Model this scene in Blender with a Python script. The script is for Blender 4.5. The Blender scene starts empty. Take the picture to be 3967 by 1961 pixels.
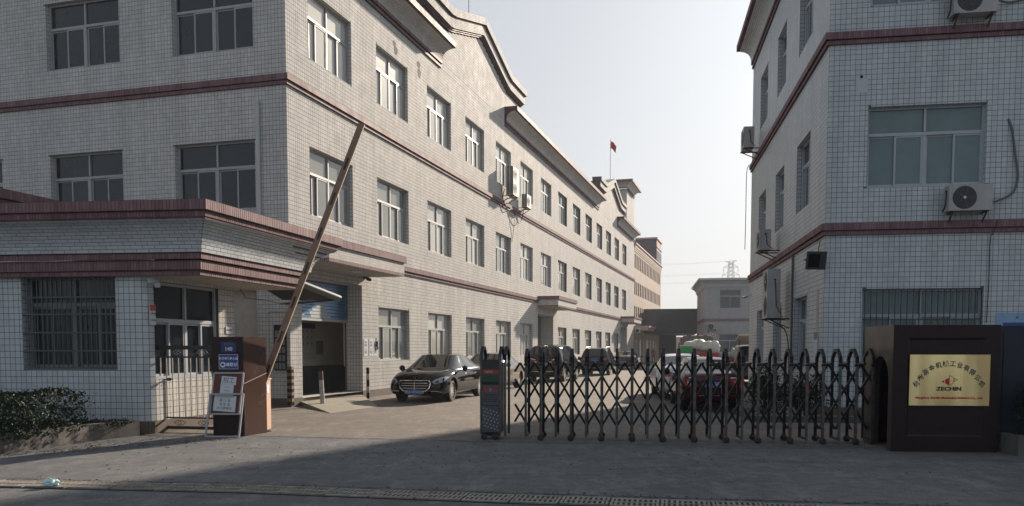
import bpy, bmesh, math, random
import numpy as np
from mathutils import Vector, Matrix
from mathutils.bvhtree import BVHTree
random.seed(7)
R = math.radians
SC = bpy.context.scene
COL = SC.collection

# ------------------------------------------------------------------ camera
CAM_Z = 1.6
cam = bpy.data.cameras.new('camera')
camo = bpy.data.objects.new('camera', cam)
COL.objects.link(camo)
camo.location = (0, 0, CAM_Z)
camo.rotation_euler = (R(90 - 3.416), 0, 0)
cam.sensor_width = 36.0
cam.lens = 36.0 * 3200 / 3967
cam.shift_x = 0.0
cam.shift_y = 561.5 / 3967
cam.clip_start = 0.1
cam.clip_end = 5000
SC.camera = camo

# ------------------------------------------------------------------ light
SUN_AZ, SUN_EL = 31.0, 21.0
world = bpy.data.worlds.new('World')
SC.world = world
world.use_nodes = True
nt = world.node_tree
sky = nt.nodes.new('ShaderNodeTexSky')
sky.sky_type = 'NISHITA'
sky.sun_disc = False
sky.sun_elevation = R(SUN_EL)
sky.sun_rotation = R(SUN_AZ)
sky.air_density = 1.0
sky.dust_density = 3.0
sky.ozone_density = 2.0
hs = nt.nodes.new('ShaderNodeHueSaturation')
hs.inputs['Saturation'].default_value = 0.60
gm_ = nt.nodes.new('ShaderNodeGamma')      # thick haze evens out the brightness of the sky
gm_.inputs['Gamma'].default_value = 0.35
nt.links.new(sky.outputs[0], gm_.inputs['Color'])
nt.links.new(gm_.outputs[0], hs.inputs['Color'])
wb_n = nt.nodes.new('ShaderNodeMix')        # cool white balance of the hazy air
wb_n.data_type = 'RGBA'
wb_n.blend_type = 'MULTIPLY'
wb_n.inputs['Factor'].default_value = 1
wb_n.inputs['B'].default_value = (0.945, 1.0, 1.075, 1)
nt.links.new(hs.outputs[0], wb_n.inputs['A'])
nt.links.new(wb_n.outputs['Result'], nt.nodes['Background'].inputs[0])
nt.nodes['Background'].inputs[1].default_value = 0.15

sl = bpy.data.lights.new('sun', 'SUN')
sl.energy = 4.6
sl.angle = R(1.3)
sl.color = (1.0, 0.85, 0.69)
so = bpy.data.objects.new('sun', sl)
COL.objects.link(so)
_a, _e = R(SUN_AZ), R(SUN_EL)
sd = Vector((math.sin(_a) * math.cos(_e), math.cos(_a) * math.cos(_e), math.sin(_e)))
so.rotation_euler = sd.to_track_quat('Z', 'Y').to_euler()
so.location = sd * 60

SC.view_settings.view_transform = 'Standard'
SC.view_settings.look = 'None'
SC.view_settings.exposure = 1.20
SC.view_settings.gamma = 1
SC.view_settings.use_curve_mapping = False

# ------------------------------------------------------------------ materials
MATS = {}


def mat(name, col, rough=0.6, metal=0.0, spec=0.5, var=0.0, island=0.0, noise=None, bump=0.0, bscale=40, coat=0.0, streak=0.0, col2=None):
    """procedural principled: colour varied by noise, by loose piece, by rain streaks; fine bump"""
    m = bpy.data.materials.new(name)
    m.use_nodes = True
    t = m.node_tree
    b = t.nodes['Principled BSDF']
    b.inputs['Roughness'].default_value = rough
    b.inputs['Metallic'].default_value = metal
    b.inputs['Specular IOR Level'].default_value = spec
    b.inputs['Coat Weight'].default_value = coat
    N = t.nodes.new
    L = t.links.new
    rgb = N('ShaderNodeRGB')
    rgb.outputs[0].default_value = (*col, 1)
    cur = rgb.outputs[0]
    tc = N('ShaderNodeTexCoord')
    geo = N('ShaderNodeNewGeometry')

    def mul(cur, fac_out, lo, hi):
        mr = N('ShaderNodeMapRange')
        mr.inputs['To Min'].default_value = lo
        mr.inputs['To Max'].default_value = hi
        L(fac_out, mr.inputs['Value'])
        mx = N('ShaderNodeMix')
        mx.data_type = 'RGBA'
        mx.blend_type = 'MULTIPLY'
        mx.inputs['Factor'].default_value = 1
        L(cur, mx.inputs['A'])
        L(mr.outputs[0], mx.inputs['B'])
        return mx.outputs['Result']
    if col2 is not None:
        nz = N('ShaderNodeTexNoise')
        nz.inputs['Scale'].default_value = noise or 1.0
        nz.inputs['Detail'].default_value = 5
        L(geo.outputs['Position'], nz.inputs['Vector'])
        cr = N('ShaderNodeMapRange')
        cr.inputs['From Min'].default_value = 0.42
        cr.inputs['From Max'].default_value = 0.62
        L(nz.outputs[0], cr.inputs['Value'])
        mx = N('ShaderNodeMix')
        mx.data_type = 'RGBA'
        L(cr.outputs[0], mx.inputs['Factor'])
        L(cur, mx.inputs['A'])
        mx.inputs['B'].default_value = (*col2, 1)
        cur = mx.outputs['Result']
    if var:
        nz = N('ShaderNodeTexNoise')
        nz.inputs['Scale'].default_value = (noise or 3.0) * 1.7
        nz.inputs['Detail'].default_value = 6
        nz.inputs['Roughness'].default_value = 0.65
        L(geo.outputs['Position'], nz.inputs['Vector'])
        mr = N('ShaderNodeMapRange')
        mr.inputs['From Min'].default_value = 0.3
        mr.inputs['From Max'].default_value = 0.7
        L(nz.outputs[0], mr.inputs['Value'])
        cur = mul(cur, mr.outputs[0], 1 - var, 1 + var)
    if island:
        oi = N('ShaderNodeObjectInfo')
        ad = N('ShaderNodeMath')
        ad.operation = 'ADD'
        L(geo.outputs['Random Per Island'], ad.inputs[0])
        L(oi.outputs['Random'], ad.inputs[1])
        fr = N('ShaderNodeMath')
        fr.operation = 'FRACT'
        L(ad.outputs[0], fr.inputs[0])
        cur = mul(cur, fr.outputs[0], 1 - island, 1 + island)
    if streak:
        mp = N('ShaderNodeMapping')
        mp.inputs['Scale'].default_value = (3.2, 3.2, 0.11)
        L(geo.outputs['Position'], mp.inputs['Vector'])
        nz = N('ShaderNodeTexNoise')
        nz.inputs['Scale'].default_value = 1.0
        nz.inputs['Detail'].default_value = 5
        L(mp.outputs[0], nz.inputs['Vector'])
        mr = N('ShaderNodeMapRange')
        mr.inputs['From Min'].default_value = 0.35
        mr.inputs['From Max'].default_value = 0.62
        L(nz.outputs[0], mr.inputs['Value'])
        cur = mul(cur, mr.outputs[0], 1.0, 1 - streak)
    L(cur, b.inputs['Base Color'])
    if rough > 0.12:
        nz = N('ShaderNodeTexNoise')
        nz.inputs['Scale'].default_value = 2.5
        nz.inputs['Detail'].default_value = 4
        L(geo.outputs['Position'], nz.inputs['Vector'])
        mr = N('ShaderNodeMapRange')
        mr.inputs['To Min'].default_value = max(0.05, rough - 0.12)
        mr.inputs['To Max'].default_value = min(1, rough + 0.12)
        L(nz.outputs[0], mr.inputs['Value'])
        L(mr.outputs[0], b.inputs['Roughness'])
    if bump:
        nz = N('ShaderNodeTexNoise')
        nz.inputs['Scale'].default_value = bscale
        nz.inputs['Detail'].default_value = 5
        L(geo.outputs['Position'], nz.inputs['Vector'])
        bp = N('ShaderNodeBump')
        bp.inputs['Strength'].default_value = bump
        bp.inputs['Distance'].default_value = 0.02
        L(nz.outputs[0], bp.inputs['Height'])
        L(bp.outputs[0], b.inputs['Normal'])
    MATS[name] = m
    return m


mat('white_tile', (0.545, 0.540, 0.525), 0.72, spec=0.05, island=0.07, streak=0.13, var=0.07, noise=0.6)
mat('cool_tile', (0.465, 0.505, 0.53), 0.45, spec=0.30, island=0.06, streak=0.12, var=0.06, noise=0.6)
mat('grout', (0.085, 0.083, 0.084), 0.9)
mat('purple_tile', (0.215, 0.130, 0.140), 0.6, spec=0.1, island=0.20, var=0.12, noise=2, streak=0.2)
mat('purple_flat', (0.14, 0.085, 0.092), 0.8, spec=0.05, var=0.15, noise=2, streak=0.25)
mat('plinth', (0.10, 0.075, 0.058), 0.85, var=0.25, noise=3)
mat('soffit', (0.40, 0.375, 0.34), 0.85, var=0.12, noise=1.5, streak=0)
mat('aluminium', (0.35, 0.36, 0.365), 0.55, 0.15, spec=0.15, var=0.08)
mat('white_frame', (0.36, 0.39, 0.42), 0.5, spec=.2, var=0.06)
mat('frame_shadow', (0.05, 0.05, 0.055), 0.6)
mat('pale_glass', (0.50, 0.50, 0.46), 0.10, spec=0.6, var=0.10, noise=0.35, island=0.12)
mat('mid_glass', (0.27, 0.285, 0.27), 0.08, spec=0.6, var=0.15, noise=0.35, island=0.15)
mat('dark_glass', (0.010, 0.016, 0.022), 0.05, spec=0.4, var=0.3, noise=0.8)
mat('side_glass', (0.03, 0.05, 0.065), 0.05, spec=0.7)
mat('curtain_glass', (0.115, 0.165, 0.175), 0.10, spec=0.5, var=0.12, noise=1.3)
mat('curtain', (0.17, 0.24, 0.25), 0.9, var=0.1)
mat('roofing', (0.2, 0.2, 0.2), 0.9, var=0.1)
mat('interior', (0.50, 0.46, 0.40), 0.9, var=0.1)
mat('interior_dado', (0.045, 0.05, 0.055), 0.7, var=0.15)
mat('black_void', (0.012, 0.012, 0.012), 0.9)
mat('tan_render', (0.30, 0.235, 0.195), 0.85, var=0.10, noise=0.5, streak=0.15)
mat('pink_trim', (0.45, 0.34, 0.30), 0.8, var=0.08)
mat('stair_purple', (0.085, 0.065, 0.085), 0.8, var=0.1, noise=1)
mat('shed_grey', (0.050, 0.060, 0.074), 0.8, var=0.08, noise=0.3)
mat('white_wall', (0.38, 0.39, 0.41), 0.6, var=0.05, noise=1, island=0.08)
mat('blue_shutter', (0.055, 0.16, 0.31), 0.35, 0.3, var=0.25, noise=2)
mat('grey_shutter', (0.13, 0.16, 0.18), 0.45, 0.3, var=0.12)
mat('worn_paint', (0.33, 0.35, 0.36), 0.6, var=0.15)
mat('steel', (0.42, 0.40, 0.37), 0.28, 0.85, var=0.2, noise=6)
mat('gate_black', (0.010, 0.010, 0.012), 0.4, 0.1, spec=.25, var=0.2)
mat('gate_post', (0.095, 0.092, 0.092), 0.35, 0.75, var=0.45, noise=7)
mat('rubber', (0.015, 0.015, 0.016), 0.7)
mat('rust', (0.10, 0.045, 0.025), 0.8, var=0.3, noise=8)
mat('iron_grey', (0.045, 0.043, 0.042), 0.5, 0.3, spec=.3, var=0.2)
mat('iron_bar', (0.34, 0.31, 0.27), 0.4, 0.6, var=0.25, noise=8)
mat('frame_grey', (0.16, 0.17, 0.175), 0.5, var=.1)
mat('bar_grey', (0.075, 0.085, 0.085), 0.5, 0.3)
mat('red_granite_lit', (0.072, 0.036, 0.029), 0.24, var=0.12, noise=14, spec=0.5)
mat('dark_granite', (0.018, 0.009, 0.009), 0.38, var=0.25, noise=10, spec=0.22)
mat('blue_granite', (0.014, 0.019, 0.030), 0.4, var=0.25, noise=4, spec=0.3)
mat('brown_tone', (0.050, 0.036, 0.028), 0.35, var=0.2, noise=5)
mat('brass', (0.80, 0.66, 0.33), 0.30, 0.85, var=0.10, noise=1.5)
mat('ink_navy', (0.012, 0.018, 0.05), 0.4)
mat('ink_black', (0.01, 0.01, 0.01), 0.4)
mat('ink_red', (0.45, 0.015, 0.02), 0.4)
mat('ink_grey', (0.16, 0.17, 0.18), 0.6)
mat('white_paint', (0.72, 0.73, 0.74), 0.5)
mat('paper', (0.52, 0.56, 0.60), 0.8, var=0.05, noise=6)
mat('sign_blue', (0.015, 0.05, 0.24), 0.4, var=0.08)
mat('sign_navy', (0.012, 0.022, 0.12), 0.4, var=0.08)
mat('sign_red', (0.42, 0.05, 0.04), 0.5)
mat('poster_blue', (0.20, 0.34, 0.50), 0.5, var=0.1)
mat('maroon', (0.10, 0.022, 0.022), 0.6, var=0.15)
mat('salmon', (0.42, 0.26, 0.18), 0.55, var=0.12, noise=4)
mat('boom_brown', (0.23, 0.13, 0.09), 0.5, var=0.18, noise=3)
mat('boom_lit_edge', (0.50, 0.40, 0.26), 0.5, var=0.1)
mat('pvc', (0.42, 0.44, 0.45), 0.45, var=0.08)
mat('ac_white', (0.36, 0.36, 0.355), 0.5, var=0.12, noise=2, streak=0.2)
mat('ac_dark', (0.03, 0.03, 0.032), 0.6)
mat('ac_grille', (0.09, 0.09, 0.09), 0.5)
mat('cable', (0.02, 0.02, 0.02), 0.7)
mat('cable_tan', (0.20, 0.15, 0.11), 0.7)
mat('yellow', (0.19, 0.115, 0.03), 0.6, var=0.15)
mat('leaf', (0.011, 0.024, 0.010), 0.5, island=0.45, spec=0.10)
mat('leaf_olive', (0.05, 0.065, 0.025), 0.42, island=0.4)
mat('twig', (0.05, 0.035, 0.022), 0.8)
mat('soil', (0.05, 0.038, 0.028), 0.95, var=0.3, noise=6, bump=0.5)
mat('kerb_concrete', (0.105, 0.096, 0.088), 0.9, var=0.30, noise=2.5, bump=0.35, streak=0.25)  # stain streaks, over a base colour lowered to stand for shade on the kerb
mat('grate_metal', (0.20, 0.185, 0.16), 0.7, 0.2, var=0.3, noise=5, island=0.2)
mat('ramp_concrete', (0.24, 0.215, 0.17), 0.85, var=0.12, noise=1.2, bump=0.2)
mat('crack', (0.022, 0.02, 0.018), 0.95)
mat('plastic_bag', (0.42, 0.58, 0.56), 0.45)
mat('sack', (0.50, 0.49, 0.45), 0.6, var=0.15, noise=4)
mat('green_plastic', (0.02, 0.28, 0.07), 0.45)
mat('truck_grey', (0.10, 0.105, 0.095), 0.6, var=0.1)
mat('truck_red', (0.30, 0.02, 0.02), 0.5)
mat('flag_red', (0.45, 0.02, 0.03), 0.7)
mat('tyre', (0.012, 0.012, 0.013), 0.75)
mat('alloy', (0.72, 0.70, 0.66), 0.35, 0.7)
mat('chrome', (0.75, 0.75, 0.75), 0.12, 1.0)
mat('car_glass', (0.010, 0.011, 0.012), 0.03, spec=0.8)
mat('arch_black', (0.008, 0.008, 0.008), 0.9)
mat('lamp_red', (0.28, 0.008, 0.010), 0.18, spec=0.6)
mat('lamp_clear', (0.30, 0.31, 0.33), 0.08, spec=0.8)
mat('plate_blue', (0.02, 0.09, 0.36), 0.4)
mat('pylon', (0.30, 0.34, 0.38), 0.7)
mat('skin', (0.35, 0.20, 0.14), 0.6)
mat('hair', (0.015, 0.012, 0.01), 0.6)
mat('jacket_red', (0.30, 0.02, 0.03), 0.8)
mat('trousers', (0.03, 0.03, 0.04), 0.8)
mat('awning_grey', (0.04, 0.04, 0.042), 0.8)
mat('tube_grey', (0.13, 0.13, 0.13), 0.6)
mat('rope', (0.45, 0.35, 0.30), 0.8)


def paint(name, col, rough=0.22, flake=0.0):
    m = mat(name, col, 0.9, metal=flake, spec=0.0, coat=1.0, var=0.06, noise=0.7)
    m.node_tree.nodes['Principled BSDF'].inputs['Coat Roughness'].default_value = 0.03
    m.node_tree.nodes['Principled BSDF'].inputs['Coat Weight'].default_value = 0.7
    return m


paint('paint_black', (0.004, 0.0035, 0.004))
paint('paint_brown', (0.010, 0.007, 0.007))
paint('paint_suv', (0.008, 0.009, 0.010))
paint('paint_coupe', (0.016, 0.016, 0.022))
paint('paint_beige', (0.20, 0.18, 0.15), 0.3, 0.3)
paint('paint_red', (0.045, 0.005, 0.009))
paint('paint_white', (0.62, 0.64, 0.66))
M = MATS


def ground_mat(name, c1, c2, dark):
    m = bpy.data.materials.new(name)
    m.use_nodes = True
    t = m.node_tree
    N, L = t.nodes.new, t.links.new
    b = t.nodes['Principled BSDF']
    b.inputs['Roughness'].default_value = 0.86
    b.inputs['Specular IOR Level'].default_value = 0.35
    g = N('ShaderNodeNewGeometry')

    def noise(s, d, r=0.6, sc=None):
        n = N('ShaderNodeTexNoise')
        n.inputs['Scale'].default_value = s
        n.inputs['Detail'].default_value = d
        n.inputs['Roughness'].default_value = r
        if sc:
            mp = N('ShaderNodeMapping')
            mp.inputs['Scale'].default_value = sc
            mp.inputs['Rotation'].default_value = (0, 0, R(-8))
            L(g.outputs['Position'], mp.inputs['Vector'])
            L(mp.outputs[0], n.inputs['Vector'])
        else:
            L(g.outputs['Position'], n.inputs['Vector'])
        return n.outputs[0]

    def rng(o, a, b_, lo=0, hi=1):
        r = N('ShaderNodeMapRange')
        for k, v in zip(('From Min', 'From Max', 'To Min', 'To Max'), (a, b_, lo, hi)):
            r.inputs[k].default_value = v
        L(o, r.inputs['Value'])
        return r.outputs[0]

    def mix(f, a, b_, bt='MIX'):
        x = N('ShaderNodeMix')
        x.data_type = 'RGBA'
        x.blend_type = bt
        if isinstance(f, float):
            x.inputs['Factor'].default_value = f
        else:
            L(f, x.inputs['Factor'])
        for k, v in (('A', a), ('B', b_)):
            if isinstance(v, tuple):
                x.inputs[k].default_value = (*v, 1)
            else:
                L(v, x.inputs[k])
        return x.outputs['Result']
    c = mix(rng(noise(0.35, 5), 0.35, 0.65), c1, c2)
    c = mix(rng(noise(1.1, 6, 0.7, (0.5, 2.2, 1)), 0.50, 0.70, 0, 0.65), c, dark)
    c = mix(rng(noise(0.8, 7, 0.75, (0.35, 1.6, 1)), 0.56, 0.70, 0, 0.55), c, tuple(x * 1.35 for x in c2))
    c = mix(rng(noise(1.5, 8, 0.85, (1.3, 0.55, 1)), 0.50, 0.62, 0, 0.75), c, tuple(x * 1.45 for x in c2))
    c = mix(rng(noise(2.1, 9, 0.85, (0.9, 0.5, 1)), 0.60, 0.66, 0, 0.8), c, tuple(x * 0.7 for x in dark))
    c = mix(rng(noise(1.3, 8, 0.8, (0.25, 2.4, 1)), 0.60, 0.66, 0, 0.6), c, tuple(x * 0.6 for x in dark))
    c = mix(1.0, c, rng(noise(38, 4, 0.7), 0.25, 0.75, 0.55, 1.45), 'MULTIPLY')
    c = mix(1.0, c, rng(noise(6, 5, 0.7), 0.3, 0.7, 0.78, 1.22), 'MULTIPLY')
    c = mix(rng(noise(2.3, 3, 0.5), 0.70, 0.73, 0, 0.5), c, dark)
    L(c, b.inputs['Base Color'])
    bp = N('ShaderNodeBump')
    bp.inputs['Strength'].default_value = 0.8
    bp.inputs['Distance'].default_value = 0.018
    L(noise(55, 5, 0.75), bp.inputs['Height'])
    L(bp.outputs[0], b.inputs['Normal'])
    MATS[name] = m
    return m


ground_mat('road_asphalt', (0.092, 0.097, 0.103), (0.128, 0.128, 0.128), (0.056, 0.057, 0.060))
ground_mat('yard_concrete', (0.132, 0.117, 0.102), (0.156, 0.138, 0.120), (0.095, 0.085, 0.074))

# ------------------------------------------------------------------ mesh helpers
WM = {}


def link(name, me, parent=None, mw=None, kind=None):
    o = bpy.data.objects.new(name, me)
    COL.objects.link(o)
    mw = mw if mw is not None else Matrix.Identity(4)
    if parent is not None:
        o.parent = parent
        o.matrix_basis = WM[parent.name].inverted() @ mw
    else:
        o.matrix_basis = mw
    WM[o.name] = mw
    if kind:
        o['kind'] = kind
    return o


def empty(name, loc, rz=0.0):
    o = bpy.data.objects.new(name, None)
    COL.objects.link(o)
    mw = Matrix.Translation(loc) @ Matrix.Rotation(rz, 4, 'Z')
    o.matrix_basis = mw
    o.empty_display_size = 0.3
    WM[o.name] = mw
    return o


def tag(o, label, cat=None, group=None):
    o['label'] = label
    if cat:
        o['category'] = cat
    if group:
        o['group'] = group
    return o


def thing(name, label, cat, loc=(0, 0, 0), rz=0.0, group=None):
    return tag(empty(name, loc, rz), label, cat, group)


def np_mesh(name, V, F, m, smooth=False):
    """V (n,3), F (k,4) quads"""
    me = bpy.data.meshes.new(name)
    V = np.asarray(V, np.float32)
    F = np.asarray(F, np.int32)
    me.vertices.add(len(V))
    me.vertices.foreach_set('co', V.ravel())
    me.loops.add(F.size)
    me.loops.foreach_set('vertex_index', F.ravel())
    me.polygons.add(len(F))
    me.polygons.foreach_set('loop_start', np.arange(0, F.size, F.shape[1], dtype=np.int32))
    me.polygons.foreach_set('loop_total', np.full(len(F), F.shape[1], np.int32))
    me.update(calc_edges=True)
    me.polygons.foreach_set('use_smooth', np.full(len(F), smooth, bool))
    me.materials.append(m)
    return me


class MB:
    def __init__(s):
        s.v = []
        s.f = []
        s.mi = []
        s.cur = 0

    def add(s, vs, fs):
        n = len(s.v)
        s.v += [tuple(v) for v in vs]
        for f in fs:
            s.f.append(tuple(i + n for i in f))
            s.mi.append(s.cur)
        return s

    def box(s, c, d, rot=None):
        """centre, full dims, optional 3x3 rotation"""
        c = Vector(c)
        vs = []
        for x in (-.5, .5):
            for y in (-.5, .5):
                for z in (-.5, .5):
                    p = Vector((x * d[0], y * d[1], z * d[2]))
                    if rot is not None:
                        p = rot @ p
                    vs.append(c + p)
        return s.add(vs, [(0, 1, 3, 2), (4, 6, 7, 5), (0, 4, 5, 1), (2, 3, 7, 6), (0, 2, 6, 4), (1, 5, 7, 3)])

    def fbox(s, fr, u, v, n):
        """box in a wall frame: u=(u0,u1), v=(v0,v1), n=(n0,n1)"""
        vs = [fr(a, b, c) for a in u for b in v for c in n]
        return s.add(vs, [(0, 1, 3, 2), (4, 6, 7, 5), (0, 4, 5, 1), (2, 3, 7, 6), (0, 2, 6, 4), (1, 5, 7, 3)])

    def bar(s, p0, p1, w, h=None, up=(0, 0, 1)):
        p0, p1 = Vector(p0), Vector(p1)
        h = h or w
        d = (p1 - p0)
        L_ = d.length
        if L_ < 1e-6:
            return s
        d.normalize()
        u = Vector(up)
        if abs(d.dot(u)) > 0.98:
            u = Vector((0, 1, 0))
        x = d.cross(u).normalized()
        z = x.cross(d)
        return s.box((p0 + p1) / 2, (w, L_, h), Matrix((x, d, z)).transposed())

    def cyl(s, p0, p1, r, n=10, r1=None, cap=True):
        p0, p1 = Vector(p0), Vector(p1)
        r1 = r if r1 is None else r1
        d = (p1 - p0).normalized()
        u = Vector((0, 0, 1)) if abs(d.z) < .9 else Vector((1, 0, 0))
        x = d.cross(u).normalized()
        y = d.cross(x)
        vs = []
        for k in range(n):
            a = 2 * math.pi * k / n
            o = x * math.cos(a) + y * math.sin(a)
            vs += [p0 + o * r, p1 + o * r1]
        fs = [(2 * k, 2 * ((k + 1) % n), 2 * ((k + 1) % n) + 1, 2 * k + 1) for k in range(n)]
        if cap:
            fs += [tuple(2 * k for k in range(n))[::-1], tuple(2 * k + 1 for k in range(n))]
        return s.add(vs, fs)

    def tube(s, pts, r, n=6):
        for a, b in zip(pts[:-1], pts[1:]):
            s.cyl(a, b, r, n)
        return s

    def quad(s, a, b, c, d):
        return s.add([a, b, c, d], [(0, 1, 2, 3)])

    def prism(s, poly, off):
        """poly: 3D loop, off: vector"""
        off = Vector(off)
        n = len(poly)
        vs = [Vector(p) for p in poly] + [Vector(p) + off for p in poly]
        fs = [tuple(range(n)), tuple(range(2 * n - 1, n - 1, -1))]
        fs += [(k, k + n, (k + 1) % n + n, (k + 1) % n) for k in range(n)]
        return s.add(vs, fs)

    def lathe(s, c, ax, prof, n=20):
        """prof: list of (radius, distance along ax)"""
        c = Vector(c)
        ax = Vector(ax).normalized()
        u = Vector((0, 0, 1)) if abs(ax.z) < .9 else Vector((1, 0, 0))
        x = ax.cross(u).normalized()
        y = ax.cross(x)
        vs = []
        for k in range(n):
            a = 2 * math.pi * k / n
            o = x * math.cos(a) + y * math.sin(a)
            vs += [c + o * r_ + ax * h for r_, h in prof]
        m_ = len(prof)
        fs = []
        for k in range(n):
            q = (k + 1) % n
            for j in range(m_ - 1):
                fs.append((k * m_ + j, q * m_ + j, q * m_ + j + 1, k * m_ + j + 1))
        return s.add(vs, fs)

    def mesh(s, name, mats, smooth=False):
        me = bpy.data.meshes.new(name)
        me.from_pydata(s.v, [], s.f)
        if not isinstance(mats, (list, tuple)):
            mats = [mats]
        for m_ in mats:
            me.materials.append(m_)
        if len(mats) > 1:
            me.polygons.foreach_set('material_index', s.mi)
        if smooth:
            me.polygons.foreach_set('use_smooth', [True] * len(me.polygons))
        bm = bmesh.new()
        bm.from_mesh(me)
        bmesh.ops.recalc_face_normals(bm, faces=bm.faces)
        bm.to_mesh(me)
        bm.free()
        if smooth:
            me.set_sharp_from_angle(angle=R(38))
        return me

    def build(s, name, mats, parent=None, smooth=False, kind=None, mw=None):
        return link(name, s.mesh(name, mats, smooth), parent, mw, kind)


class Frame:
    """wall frame: O origin, U along, N outward, Z up; call -> world point"""

    def __init__(s, O, az, nsign=1):
        a = R(az)
        s.O = Vector((O[0], O[1], O[2] if len(O) > 2 else 0.0))
        s.U = Vector((math.sin(a), math.cos(a), 0))
        s.N = Vector((math.cos(a), -math.sin(a), 0)) * nsign
        s.Z = Vector((0, 0, 1))

    def __call__(s, u, v, n=0.0):
        return s.O + s.U * u + s.Z * v + s.N * n

    def mat4(s, u, v, n=0.0):
        p = s(u, v, n)
        X = s.U
        Z = s.Z
        Y = -s.N      # local -y faces outward
        if X.cross(Y).dot(Z) < 0:
            X = -X
        return Matrix(((X.x, Y.x, Z.x, p.x), (X.y, Y.y, Z.y, p.y), (X.z, Y.z, Z.z, p.z), (0, 0, 0, 1)))


# ---- tiles: slabs with their own edges standing proud of a recessed grout bed
class Tiles:
    def __init__(s):
        s.V = []
        s.F = []
        s.n = 0
        s.cells = []

    def add(s, O, U, W, N, rects, h, inset=0.0006):
        h = h * 0.5
        """rects (k,4) u0 u1 v0 v1 in the frame"""
        if len(rects) == 0:
            return
        r = np.asarray(rects, float)
        O, U, W, N = (np.array(x, float) for x in (O, U, W, N))
        i = inset

        def P(u, v, n):
            return O + u[:, None] * U + v[:, None] * W + n * N
        a, b, c, d = r.T
        v8 = np.stack([P(a, c, 0), P(b, c, 0), P(b, d, 0), P(a, d, 0),
                       P(a + i, c + i, h), P(b - i, c + i, h), P(b - i, d - i, h), P(a + i, d - i, h)], 1)
        k = len(r)
        q = np.array([[4, 5, 6, 7], [0, 1, 5, 4], [1, 2, 6, 5], [2, 3, 7, 6], [3, 0, 4, 7]])
        if np.dot(np.cross(U, W), N) < 0:
            q = q[:, ::-1]
        base = s.n + np.arange(k) * 8
        s.V.append(v8.reshape(-1, 3))
        s.F.append((base[:, None, None] + q[None]).reshape(-1, 4))
        s.n += 8 * k

    def build(s, name, m, parent, pick=0, single='tile'):
        if not s.V:
            return None
        V, F = np.concatenate(s.V), np.concatenate(s.F)
        if pick:                       # the pieces nearest the camera become parts of their own
            P = V.reshape(-1, 8, 3)
            c = P.mean(1)
            vis = c[:, 0] > -9.6 + 0 * c[:, 0]
            d = np.linalg.norm(c - np.array([0, 0, CAM_Z]), axis=1) + np.where(vis, 0, 1e3)
            order = np.argsort(d)
            fl = F.reshape(-1, 5, 4)
            for i in order[:pick]:
                link(single, np_mesh(single, P[i], fl[i] - i * 8, m), parent)
            keep = np.sort(order[pick:])
            V = P[keep].reshape(-1, 3)
            F = (fl[keep] - keep[:, None, None] * 8 + np.arange(len(keep))[:, None, None] * 8).reshape(-1, 4)
        return link(name, np_mesh(name, V, F, m), parent, None, 'stuff')


def grid_rects(u0, u1, v0, v1, pu, pv, gap, holes=(), phase=0.0, bond=False, vphase=0.0):
    out = []
    g = gap / 2
    r0 = math.floor((v0 - vphase) / pv)
    r1 = math.ceil((v1 - vphase) / pv)
    for r in range(r0, r1):
        a = max(v0, vphase + r * pv)
        b = min(v1, vphase + (r + 1) * pv)
        if b - a < 0.02:
            continue
        ph = phase + (pu / 2 if (bond and r % 2) else 0)
        c0 = math.floor((u0 - ph) / pu)
        c1 = math.ceil((u1 - ph) / pu)
        hs_ = [h for h in holes if h[2] < b - 1e-4 and h[3] > a + 1e-4]
        for c in range(c0, c1):
            x = max(u0, ph + c * pu)
            y = min(u1, ph + (c + 1) * pu)
            lo, hi = a, b
            ok = True
            for h in hs_:
                if h[0] < y - 1e-4 and h[1] > x + 1e-4:
                    iu = h[0] <= x + 1e-4 and h[1] >= y - 1e-4
                    iv = h[2] <= lo + 1e-4 and h[3] >= hi - 1e-4
                    if iu and iv:
                        ok = False
                        break
                    if iv or not iu and (min(h[3], hi) - max(h[2], lo)) > .5 * pv:
                        if h[0] > x:
                            y = h[0]
                        else:
                            x = h[1]
                    else:
                        if h[2] > lo:
                            hi = h[2]
                        else:
                            lo = h[3]
            if ok and y - x > 0.015 and hi - lo > 0.015:
                out.append((x + g, y - g, lo + g, hi - g))
    return out


TILE_MESH = {}


def unit_tile(w, h, t, m):
    key = (round(w, 3), round(h, 3), m.name)
    if key not in TILE_MESH:
        b = MB()
        i = 0.0006
        x, z = w / 2, h / 2
        b.add([(-x, 0, -z), (x, 0, -z), (x, 0, z), (-x, 0, z), (-x + i, -t, -z + i), (x - i, -t, -z + i), (x - i, -t, z - i), (-x + i, -t, z - i)],
              [(4, 5, 6, 7), (0, 1, 5, 4), (1, 2, 6, 5), (2, 3, 7, 6), (3, 0, 4, 7)])
        TILE_MESH[key] = b.mesh('tile', m)
    return TILE_MESH[key]


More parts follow.
